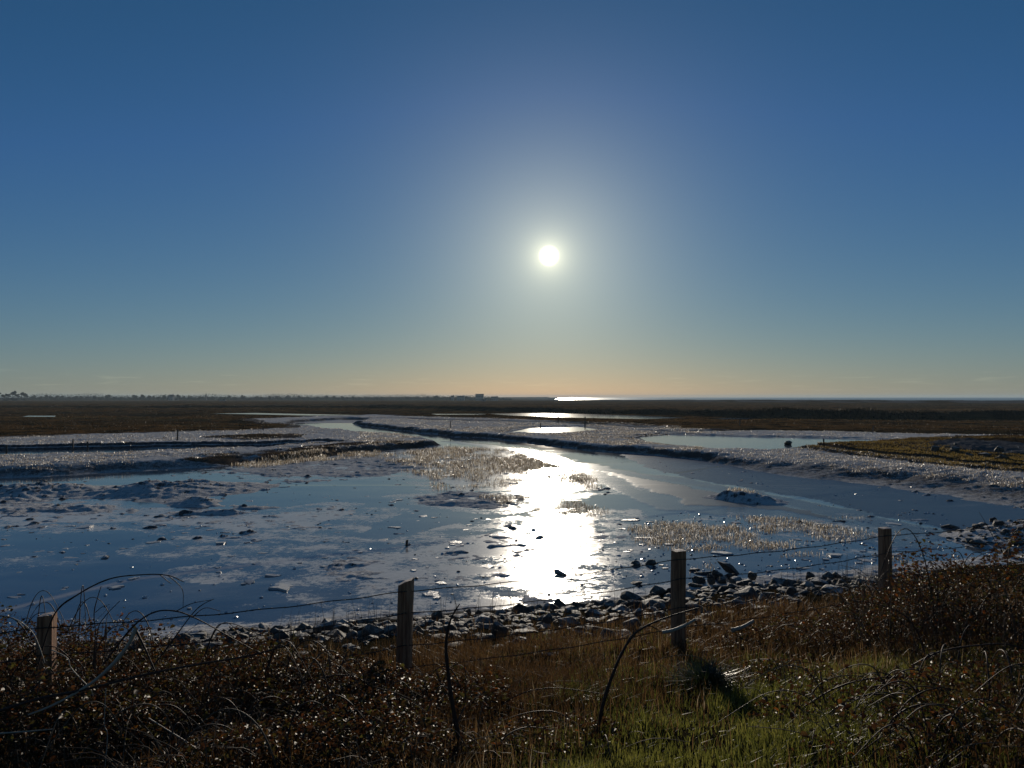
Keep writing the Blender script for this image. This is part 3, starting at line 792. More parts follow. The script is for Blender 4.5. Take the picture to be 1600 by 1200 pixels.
clods('ice_lumps', pw, .03, .10, M_LUMP, 'little white lumps of ice strewn over the frozen lagoon', 'ice lumps')

# broken stone filling the gaps between the rocks
pr = []
for _ in range(1900):
    u = random.uniform(150, 1450); top = np.interp(u, [0, 280, 500, 640, 760, 880, 1000, 1100, 1200, 1350, 1450], [1012, 990, 976, 968, 960, 950, 936, 914, 908, 905, 902])
    v = top + abs(random.gauss(0, 1)) * np.interp(u, [280, 640, 900, 1100, 1300], [14, 34, 44, 40, 22]); pr.append(at(u, v + 3, .10 + (v - top) * .0078)[:2])
pr += [(random.gauss(hx, 1.9), random.gauss(hy, 1.2)) for _ in range(420)]
clods('rubble', pr, .06, .20, M_ROCK, 'broken stone filling the gaps between the shore rocks', 'rubble')

# thin plates of rime and broken ice lying flat on the sheet
def plates(name, pts, smin, smax, mat, label, cat):
    mb = MB()
    for x_, y_ in pts:
        m = random.randint(8, 12); sx_ = min(smax, smin * math.exp(abs(random.gauss(0, .9)))); sy_ = sx_ * random.uniform(.4, 1.4); th = random.uniform(.006, .018); tx, ty = random.gauss(0, .035), random.gauss(0, .05)
        a = np.linspace(0, 2 * math.pi, m, endpoint=False) + rng.uniform(-.2, .2, m); r = rng.uniform(.35, 1.15, m)
        px_, py_ = np.cos(a) * r * sx_, np.sin(a) * r * sy_; pz_ = px_ * tx + py_ * ty
        top = np.c_[px_, py_, pz_ + th]; bot = np.c_[px_ * 1.06, py_ * 1.06, np.full(m, -.02)]
        v = np.vstack([top, bot, [[0, 0, th * 1.1]]]) + (x_, y_, .0)
        q = [[j, m + j, m + (j + 1) % m, (j + 1) % m] for j in range(m)]; t = [[j, (j + 1) % m, 2 * m] for j in range(m)]
        mb.add(v, q, t)
    return tag(link(name, mb.mesh(name, False), mat), label, cat, kind='stuff')
k = NT('rimed ice plate'); n_ = k.noise(8, 5, .65, k.pos()); M_PLATE = k.done(k.bsdf(Base_Color=k.mix(n_, (.26, .26, .26), (.62, .61, .59)), Roughness=.4, Specular_IOR_Level=.3, Normal=k.bump(n_, .6, .03)).outputs[0])
pp = []
for _ in range(150):
    u = random.uniform(-120, 900); v = 800 + abs(random.gauss(0, 1)) * 70
    if v < 985: pp.append(at(u, v, 0)[:2])
for _ in range(45): pp.append(at(random.uniform(300, 720), random.uniform(735, 800), 0)[:2])
for _ in range(60): pp.append(at(random.uniform(960, 1460), random.uniform(812, 895), 0)[:2])
pa = np.array(pp); pz = land(pa[:, 0], pa[:, 1]); pa = pa[pz < .015]
plates('ice_plates', [tuple(q) for q in pa], .06, .38, M_PLATE, 'thin pale plates of rimed ice lying on the frozen lagoon', 'ice plates')

# ------------------------------------------------------------------ fence
def mat_wood():
    k = NT('weathered post wood')
    p = k.objco(1, 1, .06); n1 = k.noise(38, 6, .65, p); n2 = k.noise(9, 4, .6, k.objco(1, 1, .3))
    c = k.ramp(n1, [(.3, (.08, .030, .012)), (.5, (.33, .145, .065)), (.7, (.48, .26, .14))])
    c = k.mix(k.mrange(n2, .55, .75), c, (.12, .075, .035))
    g = k.n('ShaderNodeNewGeometry'); s = k.n('ShaderNodeSeparateXYZ'); k.l(g.outputs['Normal'], s.inputs[0])
    c = k.mix(k.math('MULTIPLY', k.mrange(s.outputs[2], .5, .9), .55), c, (.55, .54, .52))
    return k.done(k.bsdf(Base_Color=c, Roughness=.75, Normal=k.bump(n1, .8, .012)).outputs[0])
M_WOOD = mat_wood()
k = NT('rusty wire'); M_WIRE = k.done(k.bsdf(Base_Color=(.05, .038, .03), Roughness=.5, Metallic=.5).outputs[0])

def post_mesh(wid, h, slant, seed, lean=(0, 0)):
    """hewn square post: rounded arrises, wavering faces, a split down the front and a slanting sawn top"""
    r = random.Random(seed); rows = 26; ring = []
    sq = [(-.5, -.42), (-.42, -.5), (-.12, -.51), (-.06, -.46), (0, -.5), (.2, -.52), (.42, -.5), (.5, -.42), (.51, 0), (.5, .42), (.42, .5), (.1, .52), (-.42, .5), (-.5, .42), (-.52, .05)]
    V = []; n = len(sq)
    ph = [r.uniform(0, 6) for _ in range(6)]
    for i in range(rows):
        t = i / (rows - 1); z = -.4 + (h + .4) * t
        tw = 1.04 - .05 * t + .012 * math.sin(t * 9 + ph[0])
        for j, (a, b) in enumerate(sq):
            wv = 1 + .02 * math.sin(7 * t + j * 1.9 + ph[1]) + r.uniform(-.008, .008)
            zz = z + (a * slant * wid + r.uniform(-.004, .004) if i == rows - 1 else 0)
            V.append((a * wid * tw * wv + lean[0] * t * h + .008 * math.sin(t * 5 + ph[2]), b * wid * tw * wv + lean[1] * t * h, zz))
    Q = [[i * n + j, i * n + (j + 1) % n, (i + 1) * n + (j + 1) % n, (i + 1) * n + j] for i in range(rows - 1) for j in range(n)]
    top = (rows - 1) * n; c = np.mean(np.array(V[top:top + n]), 0); c[2] += .006; V.append(tuple(c)); ci = len(V) - 1
    T = [[top + j, top + (j + 1) % n, ci] for j in range(n)]
    return mesh_from('post', np.array(V), Q, T, smooth=False)

PP = [(75, 960, 6.8, .125, .10, (.01, 0)), (634, 908, 8.5, .150, .42, (.012, .0)), (1060, 860, 9.5, .140, .05, (.0, 0)), (1383, 825, 11.0, .140, .03, (.02, 0))]
fence = empty('wire_fence', (0, 0, 0))
tag(fence, 'barbed wire fence on four weathered wooden posts above the rocky shore', 'fence')
tops = []
PT = ['short looking post nearly swallowed by brambles', 'post with a slanting sawn top', 'grey brown square post with a flat top', 'slim grey post leaning slightly left']
for i, (u, v, Y, wd, sl_, ln) in enumerate(PP):
    x_, y_, zt = atd(u, v, Y); zb = float(land(np.array([x_]), np.array([y_]))[0])
    o = link('post', post_mesh(wd, zt - zb, sl_, 30 + i, ln), M_WOOD, fence, (x_ - ln[0] * (zt - zb), y_, zb)); o.rotation_euler = (0, 0, (.15, -.1, .35, .1)[i])
    o['label'] = PT[i]; tops.append((x_, y_, zt))
ends = [(tops[0][0] - 3.4, tops[0][1] - 1.6, tops[0][2] - .02)] + tops + [(tops[3][0] + 3.6, tops[3][1] + 1.5, tops[3][2] + .03)]
barb_me = None
for dz, sag in ((.09, .04), (.33, .05), (.68, .05), (.92, .04)):
    pl_ = []
    for a, b in zip(ends[:-1], ends[1:]):
        for t in np.linspace(0, 1, 24, endpoint=False):
            wob = .006 * math.sin(t * 31 + dz * 40)
            pl_.append((a[0] + (b[0] - a[0]) * t, a[1] + (b[1] - a[1]) * t - .085, a[2] + (b[2] - a[2]) * t - dz - sag * 4 * t * (1 - t) + wob))
    pl_ = np.array(pl_)
    v_, q_ = tube(pl_, .0054, 5); wire = link('wire', mesh_from('wire', v_, q_), M_WIRE, fence)
    mb = MB(); acc = np.r_[0, np.cumsum(np.linalg.norm(np.diff(pl_, axis=0), axis=1))]
    for s_ in np.arange(.1, acc[-1], .125):
        c = np.array([np.interp(s_, acc, pl_[:, q]) for q in range(3)])
        for kq in range(2):
            dv = rng.normal(0, 1, 3); dv[0] *= .4; dv = dv / np.linalg.norm(dv) * .019
            v_, q_ = tube([c - dv, c, c + dv], [.001, .003, .001], 4); mb.add(v_, q_)
    tag(link('barbs', mb.mesh('barbs'), M_WIRE, wire), kind='stuff')

# distant marsh posts
k = NT('dark marsh post'); M_POST2 = k.done(k.bsdf(Base_Color=k.mix(k.noise(30, 4, .6, k.objco(1, 1, .1)), (.03, .025, .02), (.09, .075, .06)), Roughness=.8).outputs[0])
FP = [(10, 688, 700, 'leftmost thin dark post on the frosted bank'), (114, 680, 695, 'left one of the close pair of thin posts on the frosted bank'), (137, 683, 699, 'right one of the close pair of thin posts on the frosted bank'), (277, 673, 688, 'thin dark post standing alone between the brown marsh and the pale pool'),
      (704, 659, 670, 'thin post on the white stubble above the head of the channel'), (872, 649, 659, 'short post just right of the bright pool under the sun'), (914, 650, 667, 'tall thin post in the brown strip under the sun'), (1156, 656, 666, 'thin post before the brown marsh right of the sun'),
      (1287, 684, 692, 'thin stick standing in the frozen pool'), (411, 667, 673, 'little post on the dark bank left of the channel head'), (1364, 666, 676, 'thin post on the dark bank above the grassy spit'), (845, 660, 669, 'thin post at the edge of the white stubble left of the sun glare')]
for u, v0, v1, lb in FP:
    x_, y_, _ = at(u, v1, .5); zb = float(land(np.array([x_]), np.array([y_]))[0]); h = (v1 - v0) / F * y_ + .1
    me = post_mesh(max(.10, .0011 * y_), h, .1, int(u)); o = link('fence_post', me, M_POST2, None, (x_, y_, zb)); o.rotation_euler = (random.uniform(-.04, .04), random.uniform(-.05, .05), random.uniform(0, 3))
    tag(o, lb, 'post', 'thin posts standing about the marsh')
x_, y_, _ = at(636, 853, 0)
tag(link('wooden_stake', post_mesh(.07, .20, .3, 77), M_POST2, None, (x_, y_, -.02)), 'short dark stub of a stake poking out of the frosted ice left of the glare', 'stake')

# ------------------------------------------------------------------ far wood, trees and buildings
def mat_far(name, a, b):
    k = NT(name); return k.done(k.bsdf(Base_Color=k.mix(k.noise(.5, 4, .6, k.pos()), a, b), Roughness=.9, Specular_IOR_Level=.1).outputs[0])
M_FAR = mat_far('far winter wood', (.028, .032, .026), (.06, .06, .05)); M_TRUNK = mat_far('far tree trunk', (.04, .03, .02), (.06, .05, .04))
def clump(center, rad, n, size, mb, flat=1.0):
    """many small leaf-clump faces through a crown's volume"""
    c = rng.normal(0, 1, (n, 3)); c /= np.linalg.norm(c, axis=1)[:, None] + 1e-9
    c *= (rng.random((n, 1)) ** .45) * np.array(rad); c += center
    a = rng.normal(0, 1, (n, 3)); a /= np.linalg.norm(a, axis=1)[:, None]; b = np.cross(a, rng.normal(0, 1, (n, 3))); b /= np.linalg.norm(b, axis=1)[:, None] + 1e-9
    s = size * rng.uniform(.5, 1.3, (n, 1))
    v = np.stack([c + a * s, c + b * s, c - a * s * .8, c - b * s], 1).reshape(-1, 3); v[:, 2] = np.maximum(v[:, 2], 0)
    mb.add(v, np.arange(n * 4).reshape(-1, 4))
def tree_variant(kind, seed):
    mb = MB(); tr = MB(); r = random.Random(seed)
    if kind == 'pine':
        v_, q_ = tube([(0, 0, -.6), (.1, 0, 2.5), (r.uniform(-.3, .3), 0, 5.2)], [.26, .2, .12], 6); tr.add(v_, q_)
        for _ in range(3):
            a = r.uniform(0, 6.28); v_, q_ = tube([(0, 0, 3.4), (math.cos(a), math.sin(a), 4.6), (math.cos(a) * 1.7, math.sin(a) * 1.7, 5.3)], [.1, .07, .04], 5); tr.add(v_, q_)
        for _ in range(7): clump((r.uniform(-2.2, 2.2), r.uniform(-1.4, 1.4), r.uniform(4.2, 5.9)), (r.uniform(.9, 1.6), 1.2, r.uniform(.4, .8)), 60, .36, mb)
        for _ in range(2): clump((r.uniform(-2.2, 2.2), r.uniform(-1.4, 1.4), r.uniform(.3, 1.1)), (1.3, 1.2, .7), 40, .4, mb)
    else:
        v_, q_ = tube([(0, 0, -.6), (0, 0, 1.5), (r.uniform(-.4, .4), 0, 4)], [.25, .2, .06], 6); tr.add(v_, q_)
        for _ in range(4):
            a = r.uniform(0, 6.28); v_, q_ = tube([(0, 0, 1.4), (math.cos(a) * .8, math.sin(a) * .8, 2.8), (math.cos(a) * 1.5, math.sin(a) * 1.5, 4)], [.1, .07, .03], 5); tr.add(v_, q_)
        for _ in range(6): clump((r.uniform(-1.5, 1.5), r.uniform(-1.2, 1.2), r.uniform(1.6, 4.2)), (1.3, 1.2, 1.1), 55, .34, mb)
    root = empty(kind + '_tree' if kind == 'pine' else 'tree', (0, 0, 0))
    link('crown', mb.mesh('crown', False), M_FAR, root); link('trunk', tr.mesh('trunk'), M_TRUNK, root)
    return root
YW = 1080.0
def gz(x_, y_): return float(land(np.array([x_]), np.array([y_]))[0])
pines = [tree_variant('pine', 1), tree_variant('pine', 2)]
pn = 0
for u, s in ((-60, 1.0), (-38, 1.1), (-18, .95), (-3, 1.0), (6, 1.05), (13, 1.15), (20, 1.1), (27, 1.0), (34, 1.05), (40, .9)):
    Y = 900 + random.uniform(-20, 20); x_ = (u - 800) / F * Y
    o = pines[pn] if pn < 2 else copy_tree(pines[pn % 2]); pn += 1
    o.location = (x_, Y, gz(x_, Y) - .2); o.rotation_euler = (0, 0, random.uniform(0, 6)); o.scale = (s * 1.25, s * 1.25, s * random.uniform(1.15, 1.75))
    tag(o, 'flat topped pine in the dark clump at the left end of the skyline', 'tree', 'pines at the left end of the skyline')
trees = [tree_variant('tree', s) for s in (11, 12, 13, 14)]
tn = 0
us = [52, 64, 72, 80, 88, 97, 108, 118, 126, 135, 147, 158, 168, 179, 190, 203, 212, 222, 233, 240, 247, 256, 266, 268, 280, 288, 297, 312, 318, 331, 345, 352, 357, 366, 380, 392, 401, 409, 421, 435, 450, 467, 474, 481, 495, 510, 522, 535, 543, 552, 561, 575, 589, 597, 612, 635, 652, 668, 682, 693, 706, 717, 728]
for u in us:
    Y = YW + random.uniform(-25, 60); x_ = (u - 800) / F * Y; s = random.uniform(1.1, 1.75) * (1.0 if u < 300 else .92 if u < 560 else .84)
    o = trees[tn] if tn < 4 else copy_tree(trees[tn % 4]); tn += 1
    o.location = (x_, Y, gz(x_, Y) - .2); o.rotation_euler = (0, 0, random.uniform(0, 6)); o.scale = (s * random.uniform(.8, 1.7), s, s)
    tag(o, 'bare rounded tree in the low line of trees along the left skyline', 'tree', 'trees along the left skyline')
# the wood between and behind them reads as one mass
mb = MB()
for u in np.arange(-420, 800, 3.0):
    Y = YW + 60 + rng.uniform(-15, 40); x_ = (u - 800) / F * Y
    hh = np.interp(u, [-420, 40, 60, 300, 560, 740, 800], [9.2, 7.2, 9.2, 9.2, 8.9, 8.2, 2.6]) * (1 + .24 * float(fbm(np.array([x_]), np.array([0.]), 45, 4, 301)[0]))
    clump((x_, Y, gz(x_, Y) + hh * .42), (2.6, 4.0, hh * .62), 130, .42, mb)
    for z_ in (0, .5): clump((x_, Y, gz(x_, Y) + hh * .2), (2.6, 4.0, hh * .35), 30, .7, mb)
v_all = np.concatenate(mb.v)
tag(link('distant_wood', mb.mesh('distant_wood', False), M_FAR), 'low grey blue wood lying along the left and middle horizon', 'wood', kind='stuff')

k = NT('far rendered wall'); M_WALL = k.done(k.bsdf(Base_Color=k.mix(k.noise(.8, 3, .5, k.pos()), (.22, .21, .20), (.30, .29, .27)), Roughness=.9).outputs[0])
k = NT('far slate roof'); M_ROOF = k.done(k.bsdf(Base_Color=k.mix(k.noise(1.5, 3, .5, k.pos()), (.06, .055, .055), (.10, .09, .085)), Roughness=.8).outputs[0])
k = NT('far window glass'); M_WIN = k.done(k.bsdf(Base_Color=(.03, .035, .04), Roughness=.1).outputs[0])
def box(mb, x0, x1, y0, y1, z0, z1):
    v = [(x, y, z) for z in (z0, z1) for y in (y0, y1) for x in (x0, x1)]
    mb.add(v, [[0, 2, 3, 1], [4, 5, 7, 6], [0, 1, 5, 4], [2, 6, 7, 3], [0, 4, 6, 2], [1, 3, 7, 5]])
def house(name, u, Y, wd, dp, h, roof, label, cat, nwin, floors, group=None, chim=True):
    x_ = (u - 800) / F * Y; r = empty(name, (x_, Y, gz(x_, Y) - .3))
    mb = MB(); box(mb, -wd / 2, wd / 2, -dp / 2, dp / 2, 0, h); link('wall', mb.mesh('wall', False), M_WALL, r)
    if roof > 0:
        e = .3; v = [(-wd / 2 - e, -dp / 2 - e, h + .01), (wd / 2 + e, -dp / 2 - e, h + .01), (wd / 2 + e, dp / 2 + e, h + .01), (-wd / 2 - e, dp / 2 + e, h + .01), (-wd / 2 - e, 0, h + roof), (wd / 2 + e, 0, h + roof)]
        ro = link('roof', mesh_from('roof', v, [[0, 1, 5, 4], [2, 3, 4, 5], [3, 2, 1, 0]], [[0, 4, 3], [1, 2, 5]], False), M_ROOF, r)
        if chim:
            mb = MB(); box(mb, wd * .3, wd * .3 + .6, -.3, .3, h + roof * .4, h + roof + .8); link('chimney', mb.mesh('chimney', False), M_WALL, ro)
    else:
        mb = MB(); box(mb, -wd / 2 - .25, wd / 2 + .25, -dp / 2 - .25, dp / 2 + .25, h + .01, h + .45); link('roof', mb.mesh('roof', False), M_ROOF, r)
    for f in range(floors):
        for i in range(nwin):
            cx = -wd / 2 + wd * (i + .5) / nwin; cz = 1.0 + f * (h - .4) / floors
            mb = MB(); box(mb, cx - .45, cx + .45, -dp / 2 - .04, -dp / 2 + .05, cz, cz + 1.2); link('window', mb.mesh('window', False), M_WIN, r)
    return tag(r, label, cat, group)
house('block_building', 749.5, 1050, 11.0, 9, 9.0, 0, 'flat roofed block standing tallest on the middle skyline', 'building', 5, 2)
house('house', 268, 1060, 6.0, 6, 6.4, 2.0, 'small gabled house rising from the trees right of a gap in the left skyline', 'house', 2, 1)
house('house', 720, 1050, 10, 7, 5.4, 1.4, 'long low gabled house on the skyline left of the flat roofed block', 'house', 3, 1)
house('house', 773, 1050, 9, 7, 4.3, 1.7, 'wide low house on the skyline right of the flat roofed block', 'house', 3, 1)
house('house', 707, 1056, 4, 5, 5.6, 1.6, 'narrow little house on the skyline farther left of the flat roofed block', 'house', 1, 1)
house('ruined_hut', 348.5, 760, 5.5, 4, 1.2, .5, 'dark low ruined hut with two end stacks out on the left marsh', 'hut', 2, 1)
house('shed', 756, 700, 4.0, 3, 1.1, .7, 'tiny dark shed on the marsh below the flat roofed block', 'shed', 1, 1, chim=False)
x_, Y = (322 - 800) / F * 1062, 1062
mb = MB(); v_, q_ = tube([(0, 0, 8.0), (0, 0, 9.0), (0, 0, 11.0)], [.7, .45, .03], 6); mb.add(v_, q_); box(mb, -.8, .8, -.8, .8, 0, 8.0)
tag(link('church_spire', mb.mesh('church_spire', False), M_ROOF, None, (x_, Y, gz(x_, Y))), 'thin pointed spire sticking up from the left skyline trees', 'spire')
k = NT('white hull paint'); M_WHT = k.done(k.bsdf(Base_Color=(.75, .74, .70), Roughness=.35).outputs[0])

# ------------------------------------------------------------------ the bank in front: grass
def bank_z(x, y): return land(x, y)
def solve(u, v):
    """the place on the bank seen at a pixel"""
    x, y, kz = ray(u, v); t = np.full(np.shape(u), 4.0) if np.ndim(u) else 4.0
    ts = np.linspace(3.5, 30, 500)
    return x, y, kz, ts
def bank_px(x, y, z):
    """photograph pixel of points on the bank, used only to read off which plants grow where"""
    X, Y, Z = x, y * CP + (z - CAM_H) * SP, (z - CAM_H) * CP - y * SP
    return 800 + X / Y * F, 600 - Z / Y * F
N = 340000
gy = rng.uniform(4.0, 14.6, N) ** 1.0; gx = rng.uniform(-1, 1, N) * (.95 * gy + 1.6)
gzv = land(gx, gy); dn_ = SHN[0] * gx + SHN[1] * gy
pu, pv = bank_px(gx, gy, gzv)
clumpn = fbm(gx, gy, .55, 3, 401); wide = fbm(gx, gy, 2.0, 3, 411)
thin = np.clip((11.9 - dn_) / 3.0, .03, 1) * np.interp(pu, [700, 1000, 1300], [1, .9, 1.0])
left = pu < 640
keep = (rng.random(N) < thin * np.where(left, .35, 1.0) * np.clip(.8 + .6 * clumpn, .4, 1)) & (dn_ < 14.8)
gx, gy, gzv, pu, pv, dn_, clumpn, wide = [a[keep] for a in (gx, gy, gzv, pu, pv, dn_, clumpn, wide)]
n = len(gx)
greenness = np.clip(np.interp(pu, [640, 820, 1000, 1450, 1600], [.1, .5, .85, .9, .75]) * np.interp(pv, [985, 1030, 1080, 1200], [.05, .35, .9, 1.0]) + .35 * wide + .1 * clumpn, 0, 1)
isg = rng.random(n) < greenness
M_GREEN = leafy('green grass', [(0, (.045, .050, .010)), (.5, (.085, .090, .017)), (1, (.16, .145, .035))], .5, .45, .22, tcol=1.7)
M_DEAD = leafy('dead brown grass', [(0, (.040, .022, .010)), (.45, (.095, .052, .020)), (.8, (.17, .105, .045)), (1, (.34, .27, .17))], .45, .5, .2)
M_DEADW = M_DEAD
g = isg
blade_object('green_grass', np.c_[gx[g], gy[g], gzv[g] - .02], rng.uniform(.05, .17, g.sum()) * (1 + .35 * np.clip(clumpn[g], -1, 1)), rng.uniform(.005, .010, g.sum()), rng.uniform(0, 6.28, g.sum()), rng.uniform(.1, .75, g.sum()),
             np.clip(.45 + .3 * wide[g] + rng.normal(0, .22, g.sum()), 0, 1), M_GREEN, 'green grass growing on the bank at the lower right', 'grass')
g = ~isg
blade_object('dead_grass', np.c_[gx[g], gy[g], gzv[g] - .02], rng.uniform(.08, .30, g.sum()) * (1 + .3 * np.clip(clumpn[g], -1, 1)), rng.uniform(.004, .009, g.sum()), rng.uniform(0, 6.28, g.sum()), rng.uniform(.05, .8, g.sum()),
             np.clip(.42 + .25 * wide[g] + rng.normal(0, .22, g.sum()), 0, 1), M_DEAD, 'russet dead grass on the bank below the rocks', 'grass')
def tussock(u, v, h, cnt, mat, label, spread=.16):
    ts = np.linspace(4, 16, 600); rx, ry, rz = ray(u, v)
    X, Y, Z = rx * ts, ry * ts, CAM_H + rz * ts
    i = int(np.argmax(Z < land(X, Y))); x_, y_, z_ = X[i], Y[i], Z[i]
    a = rng.uniform(0, 6.28, cnt); r_ = np.minimum(np.abs(rng.normal(0, spread, cnt)), spread * 1.5)
    b = np.c_[np.cos(a) * r_, np.sin(a) * r_, np.full(cnt, -.05)]
    v_, q_, t_, id_ = blades(b, h * rng.uniform(.5, 1.15, cnt), rng.uniform(.005, .010, cnt), a + rng.normal(0, .5, cnt), rng.uniform(.2, 1.0, cnt))
    me = mesh_from('grass_tussock', v_, q_, t_, False); at_ = me.attributes.new('tint', 'FLOAT', 'POINT'); at_.data.foreach_set('value', rng.random(cnt)[id_].astype(np.float32))
    return tag(link('grass_tussock', me, mat, None, (x_, y_, z_)), label, 'grass tussock')
M_DKG = leafy('dark green tussock', [(0, (.012, .018, .008)), (1, (.035, .05, .015))], .35, .35, .5)
tussock(1105, 1082, .34, 900, M_DKG, 'dark green arching grass tussock below the third fence post', .17)
tussock(905, 1100, .25, 400, M_GREEN, 'bright green grass clump left of the bent stem', .14)
tussock(1330, 1160, .22, 500, M_GREEN, 'lush green grass clump low down between the right hand brambles', .16)

# thin upright dead stalks and reeds at the rocks
def stalks(name, spans, cnt, hmin, hmax, mat, label, cat):
    mb = MB()
    for _ in range(cnt):
        u0, u1, v0, v1, zz = random.choice(spans); u = random.uniform(u0, u1); v = random.uniform(v0, v1)
        x_, y_, _q = at(u, v, zz); z_ = gz(x_, y_); h = random.uniform(hmin, hmax); a = random.uniform(0, 6.28); ln = random.uniform(0, .25)
        v_, q_ = tube([(x_, y_, z_ - .03), (x_ + ln * .4 * h * math.cos(a), y_ + ln * .4 * h * math.sin(a), z_ + h * .6), (x_ + ln * h * math.cos(a), y_ + ln * h * math.sin(a), z_ + h)], [.0035, .003, .0012], 4); mb.add(v_, q_)
    return tag(link(name, mb.mesh(name), mat), label, cat, kind='stuff')
k = NT('dead stalk'); M_STALK = k.done(k.bsdf(Base_Color=k.mix(k.noise(3, 3, .5, k.pos()), (.05, .036, .024), (.14, .10, .065)), Roughness=.6).outputs[0])
stalks('dead_stalks', [(430, 620, 1005, 1040, .6), (760, 1050, 985, 1030, .7), (1150, 1500, 930, 960, .8), (660, 800, 1010, 1040, .7), (1300, 1420, 900, 925, .5)], 230, .25, .75, M_STALK, 'thin upright dead stalks standing among the shore rocks', 'dead stalks')

# ------------------------------------------------------------------ brambles
def ground_hit(u, v):
    ts = np.linspace(3.6, 22, 900); rx, ry, rz = ray(u, v)
    X, Y, Z = rx * ts, ry * ts, CAM_H + rz * ts
    i = int(np.argmax(Z < land(X, Y)))
    return X[i], Y[i], Z[i]
M_LEAF = leafy('bramble leaf', [(0, (.026, .011, .005)), (.45, (.062, .026, .010)), (.75, (.046, .034, .010)), (.92, (.060, .056, .013)), (1, (.17, .05, .012))], .36, .52, .18, tcol=1.9)
k = NT('bramble cane bark'); M_CANE = k.done(k.bsdf(Base_Color=k.mix(k.noise(8, 3, .5, k.pos()), (.030, .016, .012), (.075, .038, .024)), Roughness=.6, Specular_IOR_Level=.25).outputs[0])
k = NT('pale dead stem'); M_PALE = k.done(k.bsdf(Base_Color=k.mix(k.noise(14, 4, .6, k.pos()), (.26, .20, .14), (.46, .38, .28)), Roughness=.6).outputs[0])

k = NT('dry bramble stem'); M_DRY = k.done(k.bsdf(Base_Color=k.mix(k.noise(5, 4, .6, k.pos()), (.05, .028, .018), (.19, .125, .075)), Roughness=.65, Specular_IOR_Level=.25).outputs[0])
def leaflets(c, nrm, size, tint):
    """folded pointed leaflets"""
    n = len(c)
    a = rng.normal(0, 1, (n, 3)); a -= (a * nrm).sum(1)[:, None] * nrm; a /= np.linalg.norm(a, axis=1)[:, None] + 1e-9
    b = np.cross(nrm, a); s = size[:, None]; up = nrm * (s * .16)
    v = np.stack([c - a * s * .5, c - a * s * .18 + b * s * .36 + up, c + a * s * .22 + b * s * .28 + up, c + a * s * .55 - up * .8, c + a * s * .22 - b * s * .28 + up, c - a * s * .18 - b * s * .36 + up], 1).reshape(-1, 3)
    o = np.arange(n)[:, None] * 6
    q = np.concatenate([o + np.array([[0, 3, 2, 1]]), o + np.array([[0, 5, 4, 3]])])
    return v, q, np.repeat(tint, 6)

def cane_mesh(pts, r0, r1, thorns=True, n=40):
    p = spline(pts, n); rad = np.linspace(r0, r1, n); mb = MB()
    v, q = tube(p, rad * (1 + .08 * rng.normal(0, 1, n)), 6); mb.add(v, q)
    if thorns:
        L = np.r_[0, np.cumsum(np.linalg.norm(np.diff(p, axis=0), axis=1))]
        for s in np.arange(.03, L[-1], .035):
            c = np.array([np.interp(s, L, p[:, j]) for j in range(3)]); d = rng.normal(0, 1, 3); d /= np.linalg.norm(d); r = np.interp(s, L, rad)
            e = c + d * (r + .009) ; t = rng.normal(0, 1, 3) * .002 + p[min(n - 1, int(s / L[-1] * n))] * 0
            tv = np.array([c + np.array([.003, 0, 0]), c + np.array([-.0015, .0026, 0]), c + np.array([-.0015, -.0026, .001]), e])
            mb.add(tv, t=[[0, 1, 3], [1, 2, 3], [2, 0, 3]])
    return mb.mesh('cane')

